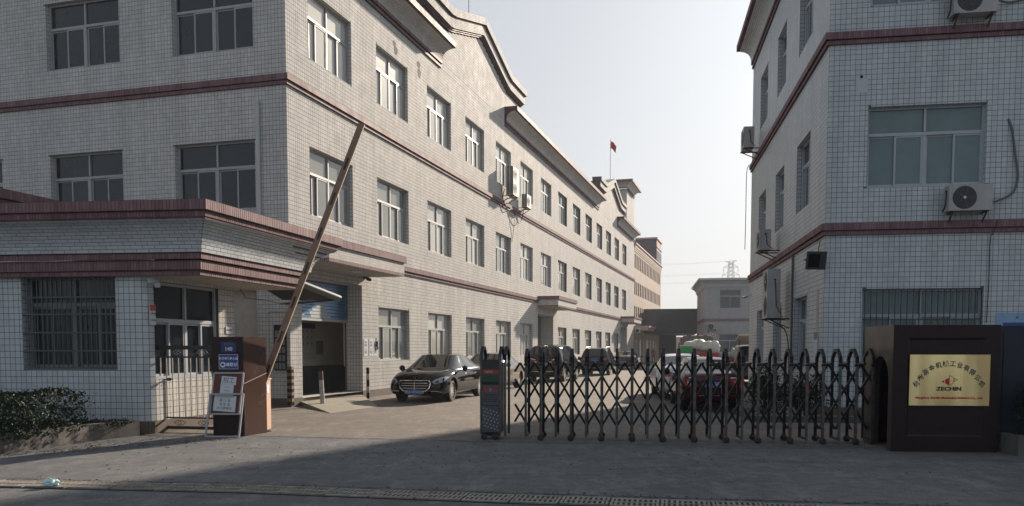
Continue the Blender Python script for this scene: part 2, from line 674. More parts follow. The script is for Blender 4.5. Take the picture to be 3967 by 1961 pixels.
def wall_tiles(T, fr, u0, u1, v0, v1, holes, parent=None, pick=0, m=None, pu=0.106, pv=0.117, gap=0.0095, h=0.0025, phase=0.0, vphase=0.0, name='tile'):
    """tile a wall face; the `pick` tiles nearest the camera become objects of their own"""
    rects = grid_rects(u0, u1, v0, v1, pu, pv, gap, holes, phase, False, vphase)
    if pick and rects:
        cam_p = Vector((0, 0, CAM_Z))
        full = []
        rest = []
        for r in rects:
            if abs((r[1] - r[0]) - (pu - gap)) < 1e-4 and abs((r[3] - r[2]) - (pv - gap)) < 1e-4:
                p = fr((r[0] + r[1]) / 2, (r[2] + r[3]) / 2)
                full.append(((p - cam_p).length, r))
            else:
                rest.append(r)
        full.sort(key=lambda x: x[0])
        me = unit_tile(pu - gap, pv - gap, h, m)
        for _, r in full[:pick]:
            link(name, me, parent, fr.mat4((r[0] + r[1]) / 2, (r[2] + r[3]) / 2, 0))
        rects = rest + [r for _, r in full[pick:]]
    T.add(fr.O, fr.U, fr.Z, fr.N, rects, h * 2)


def wall_backing(b, fr, u0, u1, v0, v1, holes, depth):
    """grout bed with openings and their reveals"""
    us = sorted({u0, u1, *[min(max(x, u0), u1) for h in holes for x in h[:2]]})
    vs = sorted({v0, v1, *[min(max(x, v0), v1) for h in holes for x in h[2:4]]})
    for i in range(len(us) - 1):
        for j in range(len(vs) - 1):
            cu, cv = (us[i] + us[i + 1]) / 2, (vs[j] + vs[j + 1]) / 2
            if any(h[0] < cu < h[1] and h[2] < cv < h[3] for h in holes):
                continue
            b.quad(fr(us[i], vs[j]), fr(us[i + 1], vs[j]), fr(us[i + 1], vs[j + 1]), fr(us[i], vs[j + 1]))
    for h in holes:
        d = h[4] if len(h) > 4 else depth
        for (a, c) in (((h[0], h[2]), (h[0], h[3])), ((h[1], h[2]), (h[1], h[3])), ((h[0], h[2]), (h[1], h[2])), ((h[0], h[3]), (h[1], h[3]))):
            b.quad(fr(*a), fr(*c), fr(*c, -d), fr(*a, -d))


def reveal_tiles(T, fr, h, depth, pv=0.117, vphase=0.0, gap=0.01):
    """tiled jambs, head and sill of an opening"""
    d = h[4] if len(h) > 4 else depth
    for u, s_ in ((h[0], 1), (h[1], -1)):
        rects = grid_rects(0.003, d, h[2], h[3], d / 2 if d < .3 else .106, pv, gap, (), 0.0, False, vphase)
        T.add(fr(u, 0, 0), -fr.N, fr.Z, fr.U * s_, rects, 0.004)
    for v, s_ in ((h[2], 1), (h[3], -1)):
        rects = grid_rects(h[0], h[1], 0.003, d, 0.106, d / 2 if d < .3 else .11, gap)
        T.add(fr(0, v, 0), fr.U, -fr.N, fr.Z * s_, rects, 0.004)


def strip(T, A0, A1, B0, B1, rows, pu, gap=0.009, h=0.005, bond=True, out=None):
    """rows of tiles on the band between bottom edge A0-A1 and top edge B0-B1 (ends may be mitred)"""
    A0, A1, B0, B1 = (Vector(x) for x in (A0, A1, B0, B1))
    U = (A1 - A0).normalized()
    Wv = (B0 - A0) - U * (B0 - A0).dot(U)
    hgt = Wv.length
    W = Wv / hgt
    N = U.cross(W)
    if out is not None and N.dot(Vector(out)) < 0:
        N = -N
    sb0, sb1 = (B0 - A0).dot(U), (B1 - A0).dot(U)
    sa1 = (A1 - A0).dot(U)
    rects = []
    ph = hgt / rows
    for r in range(rows):
        vm = (r + .5) / rows
        s0 = sb0 * vm
        s1 = sa1 + (sb1 - sa1) * vm
        rects += grid_rects(min(s0, s1), max(s0, s1), r * ph, (r + 1) * ph, pu, ph, gap, (), (pu / 2 if bond and r % 2 else 0), False, 0)
    T.add(A0, U, W, N, rects, h)


def run_profile(back, T, Tp, foot, cope, closed_ends, prof):
    """sweep a parapet profile along the polyline between footprint `foot` and `cope` (same number of xy points).
    prof rows: (z0,f0,z1,f1,kind,rows,pu) kind: 'w' white tile 'p' purple soldier, 'n' plain backing"""
    n = len(foot)

    def P(k, f, z):
        a, b = Vector(foot[k]), Vector(cope[k])
        p = a + (b - a) * f
        return Vector((p.x, p.y, z))
    for (z0, f0, z1, f1, kind, rows, pu) in prof:
        back.cur = 1 if kind == 'w' else 0
        for k in range(n - 1):
            a, b, c, d = P(k, f0, z0), P(k + 1, f0, z0), P(k + 1, f1, z1), P(k, f1, z1)
            back.quad(a, b, c, d)
            if kind in 'wp':
                fo = (Vector(cope[k]) - Vector(foot[k])) + (Vector(cope[k + 1]) - Vector(foot[k + 1]))
                strip(T if kind == 'w' else Tp, a, b, d, c, rows, pu, out=(fo.x, fo.y, -0.2 if z1 != z0 else 0), bond=(kind == 'w'),
                      gap=0.009 if kind == 'w' else 0.012, h=0.005 if kind == 'w' else 0.010)


def text_mesh(body, size, m, bold=0.0, align='CENTER', sx=1.0, ext=0.0008, shear=0.0):
    c = bpy.data.curves.new('txt', 'FONT')
    c.body = body
    c.size = size
    c.align_x = align
    c.align_y = 'CENTER'
    c.offset = bold
    c.extrude = ext
    c.shear = shear
    c.resolution_u = 2
    o = bpy.data.objects.new('txt', c)
    COL.objects.link(o)
    dg = bpy.context.evaluated_depsgraph_get()
    me = bpy.data.meshes.new_from_object(o.evaluated_get(dg))
    bpy.data.objects.remove(o)
    bpy.data.curves.remove(c)
    me.name = 'lettering'
    if sx != 1.0:
        me.transform(Matrix.Diagonal((sx, 1, 1, 1)))
    # text lies in xy facing +z -> put it in xz facing -y
    me.transform(Matrix.Rotation(R(90), 4, 'X'))
    me.materials.clear()
    me.materials.append(m)
    return me


def letter(body, size, m, parent, mw, dx=0, dz=0, **k):
    return link('lettering', text_mesh(body, size, m, **k), parent, mw @ Matrix.Translation((dx, -0.002, dz)))

# ------------------------------------------------------------------ ground
def flat(name, poly, z, m, kind='structure'):
    b = MB()
    b.add([(x, y, z) for x, y in poly], [tuple(range(len(poly)))])
    return b.build(name, m, None, kind=kind)


flat('ground', [(-900, -60), (900, -60), (900, 1500), (-900, 1500)], 0.0, M['road_asphalt'])
flat('factory_yard', [(-6.9, 15.35), (-4.6, 15.05), (-0.6, 14.25), (5.9, 13.35), (9.5, 13.2), (9.5, 20), (60, 300), (20, 300), (-6.9, 21)], 0.004, M['yard_concrete'])


def crack(pts, w, z=0.008, seed=1):
    rnd = random.Random(seed)
    b = MB()
    P = []
    for (x0, y0), (x1, y1) in zip(pts[:-1], pts[1:]):
        n = max(2, int(math.hypot(x1 - x0, y1 - y0) / 0.12))
        for i in range(n):
            t = i / n
            P.append((x0 + (x1 - x0) * t + rnd.uniform(-.012, .012), y0 + (y1 - y0) * t + rnd.uniform(-.02, .02)))
    for i in range(len(P) - 1):
        w0 = w * (0.4 + rnd.random())
        a, c = P[i], P[i + 1]
        b.add([(a[0], a[1] - w0, z), (c[0], c[1] - w0 * .8, z), (c[0], c[1] + w0 * .8, z), (a[0], a[1] + w0, z)], [(0, 1, 2, 3)])
    return b.build('pavement_crack', M['crack'], None, kind='structure')


crack([(-4.7, 14.9), (-2.5, 14.55), (-0.37, 14.1), (2.5, 13.55), (5.8, 12.95)], 0.008, seed=3)
crack([(-6.2, 10.05), (-2.96, 9.66), (-0.5, 9.16), (1.2, 8.86), (5, 8.2)], 0.014, seed=5)
crack([(-2.9, 15.6), (-1.2, 15.2), (0.9, 14.9)], 0.006, z=0.012, seed=8)
crack([(0.3, 16.9), (2.6, 16.3), (5.2, 15.9)], 0.006, z=0.012, seed=9)
crack([(-4.1, 11.4), (-3.2, 11.6), (-2.5, 12.2)], 0.007, seed=11)



crack([(-5.2, 11.6), (-4.4, 11.9), (-3.9, 11.75), (-3.2, 12.3), (-2.4, 13.4)], 0.007, z=.010, seed=21)
crack([(-6.8, 13.1), (-5.9, 13.3), (-4.9, 13.6), (-4.2, 14.6)], 0.005, z=.010, seed=22)
crack([(1.0, 11.9), (2.2, 11.6), (3.6, 11.7), (5.0, 11.2)], 0.006, z=.010, seed=23)
crack([(-1.5, 9.9), (-.4, 10.4), (.9, 10.3), (1.9, 10.6)], 0.006, z=.010, seed=24)

# ------------------------------------------------------------------ drain grates
gl = [(-8.7, 10.27), (-2.96, 9.54), (0.05, 8.92), (5.6, 7.86)]


def make_grate():
    b = MB()
    w, d, t = 0.49, 0.42, 0.03
    ns = 9
    pit = w / ns
    # side rails, middle rail and bars between slots
    for y in (-d / 2 + .02, 0, d / 2 - .02):
        b.box((0, y, -t / 2), (w, .04, t))
    for k in range(ns + 1):
        x = -w / 2 + k * pit
        x = min(max(x, -w / 2 + .011), w / 2 - .011)
        for s_ in (-1, 1):
            b.box((x, s_ * (d / 4 - .0), -t / 2), (.026, d / 2 - .06, t - .002))
    return b.mesh('grate', M['grate_metal'])


gm = make_grate()
slab = MB()
cnt = 0
for (x0, y0), (x1, y1) in zip(gl[:-1], gl[1:]):
    L_ = math.hypot(x1 - x0, y1 - y0)
    n = int(L_ / 0.5)
    an = math.atan2(y1 - y0, x1 - x0)
    for i in range(n):
        t = (i + .5) / n
        x, y = x0 + (x1 - x0) * t, y0 + (y1 - y0) * t
        nx, ny = math.sin(an), -math.cos(an)
        cx_, cy_ = x + nx * .24, y + ny * .24
        o = link('drain_grate', gm, None, Matrix.Translation((cx_, cy_, 0.022 + 0.003 * math.sin(i * 2.1))) @ Matrix.Rotation(an + 0.006 * math.sin(i * 1.7), 4, 'Z'))
        tag(o, 'rusty slotted metal drain grate in the row along the road edge', 'drain grate', 'slotted drain grates laid in a row across the road')
        cnt += 1
    a = Vector((x0, y0, 0))
    bvec = Vector((x1, y1, 0))
    nn = Vector((math.sin(an), -math.cos(an), 0)) * .48
    slab.add([a + Vector((0, 0, .006)), bvec + Vector((0, 0, .006)), bvec + nn + Vector((0, 0, .006)), a + nn + Vector((0, 0, .006))], [(0, 1, 2, 3)])
slab.build('drain_channel', M['black_void'], None, kind='structure')

# ------------------------------------------------------------------ windows
WCACHE = {}


def sliding_window(parent, fr, u0, u1, v0, v1, depth, glass, frame='aluminium', upper=0.70, openk=0, mullions=2, label=None, sashes=True):
    """frame with a fixed light row above and sliding sashes below; local x along, z up, -y outward"""
    w, h = u1 - u0, v1 - v0
    key = (round(w, 2), round(h, 2), glass, frame, upper, openk, mullions)
    if key not in WCACHE:
        ft, fd = 0.055, 0.08
        b = MB()
        b.box((0, 0, ft / 2), (w, fd, ft)).box((0, 0, h - ft / 2), (w, fd, ft))
        for s_ in (-1, 1):
            b.box((s_ * (w / 2 - ft / 2), 0, h / 2), (ft, fd, h - 2 * ft))
        tz = h - upper
        b.box((0, 0, tz), (w - 2 * ft, fd + .01, 0.07))
        cells = []
        for k in range(1, mullions):
            x = -w / 2 + w * k / mullions
            b.box((x, 0, (h + tz) / 2), (0.05, fd + .004, upper - ft - .035))
            b.box((x, 0, (tz - .035 + ft) / 2), (0.075, fd + .004, tz - .035 - ft))
        fme = b.mesh('window', M[frame])
        up = []
        lo = []
        cw = w / mullions
        pm = MB()
        pw, ph = cw - .075, upper - ft - .035
        pm.box((0, 0, 0), (pw, .008, ph))
        pme = pm.mesh('pane', M[glass])
        for k in range(mullions):
            up.append((-w / 2 + cw * (k + .5), (h - ft + tz + .035) / 2))
        sw, sh = (cw - .075) / 2 + .02, tz - .035 - ft
        sb = MB()
        st = 0.042
        sb.box((0, 0, -sh / 2 + st / 2), (sw, .03, st)).box((0, 0, sh / 2 - st / 2), (sw, .03, st))
        for s_ in (-1, 1):
            sb.box((s_ * (sw / 2 - st / 2), 0, 0), (st, .03, sh - 2 * st))
        sme = sb.mesh('sash', M[frame])
        lp = MB()
        lp.box((0, 0, 0), (sw - 2 * st, .006, sh - 2 * st))
        lme = lp.mesh('pane', M[glass])
        zc = ft + sh / 2
        for k in range(mullions):
            xl = -w / 2 + cw * k + .0375
            rear = xl + sw / 2
            if openk and k == 0:
                rear += openk
            lo.append((rear, .022, zc))
            lo.append((xl + cw - .075 - sw / 2, -.018, zc))
        WCACHE[key] = (fme, pme, up, sme, lme, lo)
    fme, pme, up, sme, lme, lo = WCACHE[key]
    mw = fr.mat4((u0 + u1) / 2, v0, -depth)
    win = link('window', fme, parent, mw)
    for x, z in up:
        link('pane', pme, win, mw @ Matrix.Translation((x, .01, z)))
    for x, y, z in lo:
        link('sash', sme, win, mw @ Matrix.Translation((x, y, z)))
        link('pane', lme, win, mw @ Matrix.Translation((x, y + .003, z)))
    return win


def window_dark(b, fr, u0, u1, v0, v1, depth):
    b.fbox(fr, (u0, u1), (v0, v1), (-depth - .35, -depth - .30))


def band(back, Tp, fr, u0, u1, ztop, ends=True, e0=0.0, e1=0.0):
    back.cur = 0
    """string course: soldier tiles over a smaller stepped moulding. e0/e1 extend the ends for corners"""
    zs = (ztop - .165, ztop)
    back.fbox(fr, (u0 - e0 * .10, u1 + e1 * .10), (zs[0], zs[1]), (0.002, .10))
    back.fbox(fr, (u0 - e0 * .055, u1 + e1 * .055), (ztop - .275, zs[0] - .012), (0.002, .055))
    Tp.add(fr(0, 0, .10), fr.U, fr.Z, fr.N, grid_rects(u0 - e0 * .10, u1 + e1 * .10, zs[0], zs[1], .056, .165, .011, (), 0, False, zs[0]), .008)
    Tp.add(fr(0, 0, .055), fr.U, fr.Z, fr.N, grid_rects(u0 - e0 * .055, u1 + e1 * .055, ztop - .275, zs[0] - .012, .056, .098, .011, (), 0, False, ztop - .275), .006)


CORN = [  # z0,off0,z1,off1,kind,rows,pu   (off in metres)
    (12.72, .06, 12.82, .06, 'p', 1, .056), (12.82, .06, 12.82, .02, 'n', 1, 1),
    (12.87, .02, 12.87, .10, 'n', 1, 1), (12.87, .10, 12.98, .10, 'p', 1, .056),
    (12.98, .10, 13.10, .11, 'w', 2, .2), (13.10, .11, 13.22, .15, 'w', 2, .2), (13.22, .15, 13.32, .23, 'w', 2, .2),
    (13.32, .23, 13.39, .36, 'w', 2, .2), (13.39, .36, 13.43, .55, 'w', 3, .2), (13.43, .55, 13.43, .67, 'n', 1, 1),
    (13.43, .67, 13.66, .67, 'p', 1, .056)]


def cornice(parent, fr, u0, u1, z=0.0, T=None, Tp=None, back=None, ret0=0, ret1=0, tiles=True):
    for (z0, o0, z1, o1, k, rows, pu) in CORN:
        back.cur = 1 if k == 'w' else 0
        a, b_, c, d = fr(u0 - ret0 * o0, z + z0, o0), fr(u1 + ret1 * o0, z + z0, o0), fr(u1 + ret1 * o1, z + z1, o1), fr(u0 - ret0 * o1, z + z1, o1)
        back.quad(a, b_, c, d)
        if tiles and k in 'wp':
            strip(T if k == 'w' else Tp, a, b_, d, c, rows, pu, out=fr.N + Vector((0, 0, -.1)), bond=(k == 'w'))
    back.cur = 0
    # top and end caps
    back.quad(fr(u0 - ret0 * .67, z + 13.66, .67), fr(u1 + ret1 * .67, z + 13.66, .67), fr(u1, z + 13.66, -.3), fr(u0, z + 13.66, -.3))
    for u, rr in ((u0, ret0), (u1, ret1)):
        if rr:
            continue
        pts = [fr(u, z + 12.72, 0)]
        for (z0, o0, z1, o1, k, rows, pu) in CORN:
            for q in ((z0, o0), (z1, o1)):
                pts.append(fr(u, z + q[0], q[1]))
        pts.append(fr(u, z + 13.66, 0))
        back.add(pts, [tuple(range(len(pts)))])


def pediment(parent, fr, sc, T, Tp, back, hw=6.95, bw=4.35):
    """shaped gable: low shoulders rising to a flat-sided peak, with three projecting mouldings"""
    top = [(-hw, 15.33), (-bw, 15.33), (-bw + .5, 15.42), (0, 16.5), (bw - .5, 15.42), (bw, 15.33), (hw, 15.33)]

    def low(d):
        return [(x * (1 - 0.02 * d), z - d) for x, z in top]
    # wall panel below the mouldings
    base = low(.90)
    back.cur = 1
    poly = [fr(sc - hw + .6, 13.0, 0)] + [fr(sc + x, z, 0) for x, z in base] + [fr(sc + hw - .6, 13.0, 0)]
    back.prism(poly, -fr.N * .45)
    # mouldings as swept bands (d0,d1,offset)
    back.cur = 1
    for d0, d1, off, kind in ((0.0, .30, .30, 'w'), (.30, .38, .20, 'n'), (.38, .74, .20, 'w'), (.74, .80, .13, 'p'), (.80, .86, .07, 'p')):
        back.cur = 1 if kind == 'w' else 0
        A, B = low(d0), low(d1)
        ex = off * .4
        for i in range(len(top) - 1):
            a0, a1 = A[i], A[i + 1]
            b0, b1 = B[i], B[i + 1]
            k0 = -ex if i == 0 else 0
            k1 = ex if i == len(top) - 2 else 0
            p = [fr(sc + b0[0] + k0, b0[1], off), fr(sc + b1[0] + k1, b1[1], off), fr(sc + a1[0] + k1, a1[1], off), fr(sc + a0[0] + k0, a0[1], off)]
            back.prism(p, -fr.N * (off + .45))
            if kind in 'wp':
                strip(T if kind == 'w' else Tp, p[0], p[1], p[3], p[2], max(1, round((d1 - d0) / .065)), .2 if kind == 'w' else .056, out=fr.N, bond=(kind == 'w'))


# ------------------------------------------------------------------ factory (left)
CA = (-6.04, 22.54)
FA = Frame(CA, 16.2)
FB = Frame(CA, -73.8, -1)
fac = thing('factory_building', 'long three storey factory in white tiles with purple bands and shaped gables', 'building', (CA[0], CA[1], 0))
S13 = [1.18, 5.56, 10.01, 14.41, 18.84, 23.27, 27.75, 32.22, 36.73, 41.21, 45.78, 50.21, 54.73, 59.45]
holesA = []
for s0 in S13:
    holesA.append((s0, s0 + 2.60, 9.74, 11.65, .22))
for s0 in S13:
    holesA.append((s0, s0 + 2.60, 5.38, 7.30, .22))
ONE = [1, 2, 3, 4, 5, 7, 8, 9, 10, 11, 12]
for k in ONE:
    holesA.append((S13[k], S13[k] + 2.60, 1.19, 2.99, .22))
doorsA = [(0.62, 4.33, 0.0, 3.62, .62), (27.05, 30.96, 0.0, 3.62, .9), (58.6, 62.9, 0.0, 3.6, .9)]
holesB = []
for f0, f1 in ((5.38, 7.29), (9.71, 11.62)):
    for s0 in (.99, 5.33, 9.70):
        holesB.append((s0, s0 + 2.56, f0, f1, .22))
holesB.append((1.02, 2.7, 0.0, 3.3, .4))
wb = MB()
wall_backing(wb, FA, 0, 67.8, 0, 13.0, holesA + doorsA, .22)
wall_backing(wb, FB, 0, 14.0, 0, 13.0, holesB, .22)
wb.build('wall', M['grout'], fac)
rb = MB()
rb.prism([FA(0, 12.99, -.02), FA(67.8, 12.99, -.02), FA(67.8, 12.99, -14), FA(0, 12.99, -14)], (0, 0, .05))
rb.prism([FA(67.8, 0, -.02), FA(67.8, 13.0, -.02), FA(67.8, 13.0, -14), FA(67.8, 0, -14)], FA.U * .02)
rb.prism([FB(14.0, 0, -.02), FB(14.0, 13.0, -.02), FB(14.0, 13.0, -60), FB(14.0, 0, -60)], FB.U * .02)
rb.build('roof', M['roofing'], fac)
T = Tiles()
Tp = Tiles()
back = MB()
excl = [(-1, 8, 4.24, 4.56)]
wall_tiles(T, FA, 0, 67.8, .22, 12.72, holesA + doorsA, fac, 150, M['white_tile'])
wall_tiles(T, FB, 0, 14.0, .22, 13.0, holesB, fac, 150, M['white_tile'], vphase=0.0)
for h in holesA:
    if h[0] < 32:
        reveal_tiles(T, FA, h, .22)
for h in holesB[:-1]:
    reveal_tiles(T, FB, h, .22)
for h in doorsA:
    reveal_tiles(T, FA, (h[0], h[1], .22, h[3], h[4] - .06), .5)
band(back, Tp, FA, 0, 67.8, 8.93, e0=1)
band(back, Tp, FA, 4.85, 26.9, 4.54)
band(back, Tp, FA, 32.25, 58.5, 4.54)
band(back, Tp, FB, 0, 14.0, 8.93, e0=1)
band(back, Tp, FB, 0, 5.0, 4.54)
cornice(fac, FA, 0, 11.45, T=T, Tp=Tp, back=back, ret0=1)
cornice(fac, FB, 0, 14, T=T, Tp=Tp, back=back, ret0=1, tiles=False)
cornice(fac, FA, 20.3, 46.6, T=T, Tp=Tp, back=back)
cornice(fac, FA, 56.1, 67.7, T=T, Tp=Tp, back=back)
pediment(fac, FA, 16.48, T, Tp, back)
pediment(fac, FA, 53.3, T, Tp, back)
# fill between cornices
for a, c in ((11.45, 20.3), (46.6, 56.1)):
    T.add(FA(0, 0, 0), FA.U, FA.Z, FA.N, grid_rects(a, c, 12.72, 13.0, .106, .117, .010), .005)
for sc_ in (16.48, 53.3):
    rr = []
    for r in grid_rects(sc_ - 6.2, sc_ + 6.2, 13.0, 15.75, .106, .117, .010):
        um = abs((r[0] + r[1]) / 2 - sc_)
        ztop = 14.43 if um > 4.3 else 14.43 + (4.3 - um) / 4.3 * 1.22
        if r[3] < ztop + .02:
            rr.append(r)
    T.add(FA(0, 0, 0), FA.U, FA.Z, FA.N, rr, .005)
plb = MB()
for a, c in ((0, .62), (4.33, 27.05), (30.96, 58.6), (62.9, 67.8)):
    plb.fbox(FA, (a, c), (0, .215), (0, .02))
plb.fbox(FB, (-.02, 1.02), (0, .215), (0, .02))
plb.build('plinth', M['plinth'], fac)
# windows
wrn = random.Random(4)
for k, s0 in enumerate(S13):
    g_ = lambda: 'mid_glass' if wrn.random() < .22 else 'pale_glass'
    sliding_window(fac, FA, s0, s0 + 2.60, 9.74, 11.65, .17, g_(), openk=0.30 if k == 0 else wrn.choice((0, 0, .12, .4)))
    sliding_window(fac, FA, s0, s0 + 2.60, 5.38, 7.30, .17, g_(), openk=wrn.choice((0, 0, .1, .35)))
for k in ONE:
    sliding_window(fac, FA, S13[k], S13[k] + 2.60, 1.19, 2.99, .17, 'mid_glass' if k in (1, 3) else 'pale_glass', upper=.62, openk=wrn.choice((0, 0, .2)))
for h in holesB[:-1]:
    sliding_window(fac, FB, h[0], h[1], h[2], h[3], .17, 'dark_glass')
vb = MB()
for h in holesA:
    if True:
        vb.fbox(FA, (h[0], h[1]), (h[2], h[3]), (-.5, -.46))
for h in holesB[:-1]:
    vb.fbox(FB, (h[0], h[1]), (h[2], h[3]), (-.6, -.56))
vb.fbox(FB, (1.0, 2.72), (0, 3.32), (-.45, -.41))
vb.build('dark_backing', M['black_void'], fac)
for h in holesA:
    w_ = MB()
    w_.box((0, .09, 0), (2.64, .22, .045))
    if 'sill' not in WCACHE:
        WCACHE['sill'] = w_.mesh('sill', M['soffit'])
    link('sill', WCACHE['sill'], fac, FA.mat4((h[0] + h[1]) / 2, h[2] - .018, -.040))
# grouted tile patches that fell off
pt = MB()
for s0, z0, w_, h_ in ((6.9, 12.05, .26, .20), (7.0, 11.80, .30, .30), (9.05, 12.0, .3, .25), (9.1, 11.65, .32, .36)):
    pts = [FA(s0 + w_ / 2 + w_ / 2 * math.cos(a) * (1 + .2 * math.sin(3 * a)), z0 + h_ / 2 + h_ / 2 * math.sin(a), .0065) for a in [i * math.pi / 7 for i in range(14)]]
    pt.add(pts, [tuple(range(14))])
pt.build('mortar_patch', M['kerb_concrete'], fac)


# roller shutters
def shutter(parent, fr, u0, u1, zb, zt, depth, m, worn=None):
    root = MB()
    n = max(4, int((zt - zb) / .095))
    hh = (zt - zb) / n
    first = None
    sm_ = None
    for k in range(n):
        b = MB()
        b.box((0, 0, 0), (u1 - u0, .03, hh * .84))
        if sm_ is None:
            sm_ = b.mesh('shutter_slat', M[m])
        link('shutter_slat', sm_, parent, fr.mat4((u0 + u1) / 2, zb + hh * (k + .5), -depth))
    bk = MB()
    bk.fbox(fr, (u0, u1), (zb, zt), (-depth - .03, -depth - .02))
    bk.build('shutter_backing', M['black_void'], parent)
    bb = MB()
    bb.fbox(fr, (u0, u1), (zb - .07, zb), (-depth - .02, -depth + .035))
    bb.build('shutter_bottom_rail', M['aluminium'], parent)
    if worn:
        wb_ = MB()
        for k, (a, c, z0) in enumerate(worn):
            wb_.fbox(fr, (a, c), (z0, z0 + hh * .8), (-depth + .014, -depth + .0175))
        wb_.build('worn_paint', M['worn_paint'], parent)


d1 = doorsA[0]
hh = 1.0 / 10
shutter(fac, FA, .66, 4.29, 2.50, 3.6, .5, 'blue_shutter',
        [(1.95, 3.15, 2.525), (1.9, 2.95, 2.625), (2.05, 2.85, 2.725), (2.3, 2.8, 2.825), (2.4, 2.72, 2.925)])
link('lettering', text_mesh('1234567890', .09, M['paper'], bold=.004), fac, FA.mat4(1.35, 2.60, -.478))
shutter(fac, FA, 27.1, 30.9, .0, 3.6, .8, 'grey_shutter')
gr = MB()
gr.fbox(FA, (58.65, 62.85), (0, 3.6), (-.85, -.82))
gr.build('door', M['grey_shutter'], fac)
# garage interior seen under the half open shutter
gi = MB()
gi.fbox(FA, (.3, 7.2), (1.03, 3.8), (-2.2, -2.05))
gi.fbox(FA, (.3, .36), (1.03, 3.8), (-2.05, -.64))
gi.fbox(FA, (7.05, 7.2), (1.03, 3.8), (-2.05, -.64))
gi.fbox(FA, (.3, 7.2), (3.8, 3.86), (-2.2, -.64))
gi.fbox(FA, (4.36, 7.2), (1.03, 3.8), (-.68, -.64))
gi.build('garage_wall', M['interior'], fac)
gd = MB()
gd.fbox(FA, (.3, 7.2), (0, 1.03), (-2.2, -2.045))
gd.fbox(FA, (.3, .365), (0, 1.03), (-2.05, -.64))
gd.fbox(FA, (7.045, 7.2), (0, 1.03), (-2.05, -.64))
gd.build('garage_dado', M['interior_dado'], fac)


def canopy(fr, u0, u1, off=1.35, zt=4.66, m=None):
    b = MB()
    b.fbox(fr, (u0 + .06, u1 - .06), (zt - .62, zt - .2), (0.0, off - .06))
    b.build('canopy_slab', M['soffit'], fac)
    back.fbox(fr, (u0, u1), (zt - .20, zt), (0.004, off))
    for z0, z1, o, kind in ((zt - .20, zt, 0.0, 'p'), (zt - .53, zt - .2, .06, 'w'), (zt - .63, zt - .53, .06, 'p')):
        TT = T if kind == 'w' else Tp
        rows = 5 if kind == 'w' else 1
        pu = .2 if kind == 'w' else .056
        # front face
        strip(TT, fr(u0 + o, z0, off - o), fr(u1 - o, z0, off - o), fr(u0 + o, z1, off - o), fr(u1 - o, z1, off - o), rows, pu, out=fr.N, bond=kind == 'w')
        strip(TT, fr(u0 + o, z0, 0), fr(u0 + o, z0, off - o), fr(u0 + o, z1, 0), fr(u0 + o, z1, off - o), rows, pu, out=-fr.U, bond=kind == 'w')
        strip(TT, fr(u1 - o, z0, 0), fr(u1 - o, z0, off - o), fr(u1 - o, z1, 0), fr(u1 - o, z1, off - o), rows, pu, out=fr.U, bond=kind == 'w')


canopy(FA, -.2, 4.85, zt=4.50 + .04)
canopy(FA, 26.94, 32.2, 1.3)
canopy(FA, 58.54, 63.8, 1.37)
# stair tower on the roof at the far end
tw = MB()
tw.fbox(FA, (62.45, 67.7), (13.0, 17.3), (-6, -.06))
tw.build('roof_tower', M['grout'], fac)
FT = Frame(FA(62.45, 0, -.06), -73.8, -1)
FT0 = Frame(FA(0, 0, -.06), 16.2)
T.add(FT0.O, FT0.U, FT0.Z, FT0.N, grid_rects(62.45, 67.7, 13.6, 17.2, .106, .117, .010), .005)
T.add(FT.O, FT.U, FT.Z, FT.N, grid_rects(0, 5.9, 13.0, 17.2, .106, .117, .010), .005)
cornice(fac, FT0, 62.45, 67.7, z=4.45 - .5 + .55, T=T, Tp=Tp, back=back, ret0=1, ret1=1)
cornice(fac, FT, 0, 5.9, z=4.5, T=T, Tp=Tp, back=back, ret0=1)
# annex parapet at the far left, higher than the guardhouse
AN0 = (-10.05, 23.6)
an = Frame((-11.95, 17.05), 15.5)
zc = 5.2
for z0, z1, o, kind in ((zc - .22, zc, .0, 'p'), (zc - .40, zc - .24, -.08, 'p'), (zc - .9, zc - .42, -.14, 'w')):
    strip(T if kind == 'w' else Tp, an(0, z0, o), an(6.8, z0, o), an(0, z1, o + (0 if kind == 'p' else .12)), an(6.8, z1, o + (0 if kind == 'p' else .12)), 6 if kind == 'w' else 1, .24 if kind == 'w' else .075, out=an.N, bond=kind == 'w', h=.008)
back.fbox(an, (0, 6.8), (zc - .22, zc), (-3.0, -.004))
back.fbox(an, (0, 6.8), (zc - 1.0, zc - .22), (-3.0, -.17))
T.build('tile_field', M['white_tile'], fac)
Tp.build('band_tiles', M['purple_tile'], fac)
back.build('moulding', [M['purple_flat'], M['grout']], fac)

# ------------------------------------------------------------------ right office building
CR = (7.41, 19.74)
FS = Frame(CR, 9.07, -1)
FF = Frame(CR, 99.07)
off = thing('office_building', 'three storey tiled office block with purple bands, right of the folding gate', 'building', (CR[0], CR[1], 0))
hS = []
for f0, f1 in ((9.74, 11.62), (5.38, 7.25), (1.0, 3.0)):
    for a, c in ((2.04, 3.92), (6.12, 7.75), (9.95, 11.75)):
        hS.append((a, c, f0, f1, .24))
hF = [(.90, 3.47, 9.5, 11.6, .22), (.90, 3.47, 5.35, 7.21, .22), (.87, 3.52, .95, 3.0, .22)]
b = MB()
wall_backing(b, FS, 0, 14.1, 0, 13.0, hS, .24)
wall_backing(b, FF, 0, 8.0, 0, 13.0, hF, .22)
b.build('wall', M['grout'], off)
b = MB()
b.prism([FF(0.02, 12.99, -.02), FF(8, 12.99, -.02), FF(8, 12.99, -14), FF(0.02, 12.99, -14)], (0, 0, .05))
b.prism([FS(14.1, 0, -.02), FS(14.1, 13, -.02), FS(14.1, 13, -8), FS(14.1, 0, -8)], FS.U * .02)
b.prism([FF(8, 0, -.02), FF(8, 13, -.02), FF(8, 13, -14), FF(8, 0, -14)], FF.U * .02)
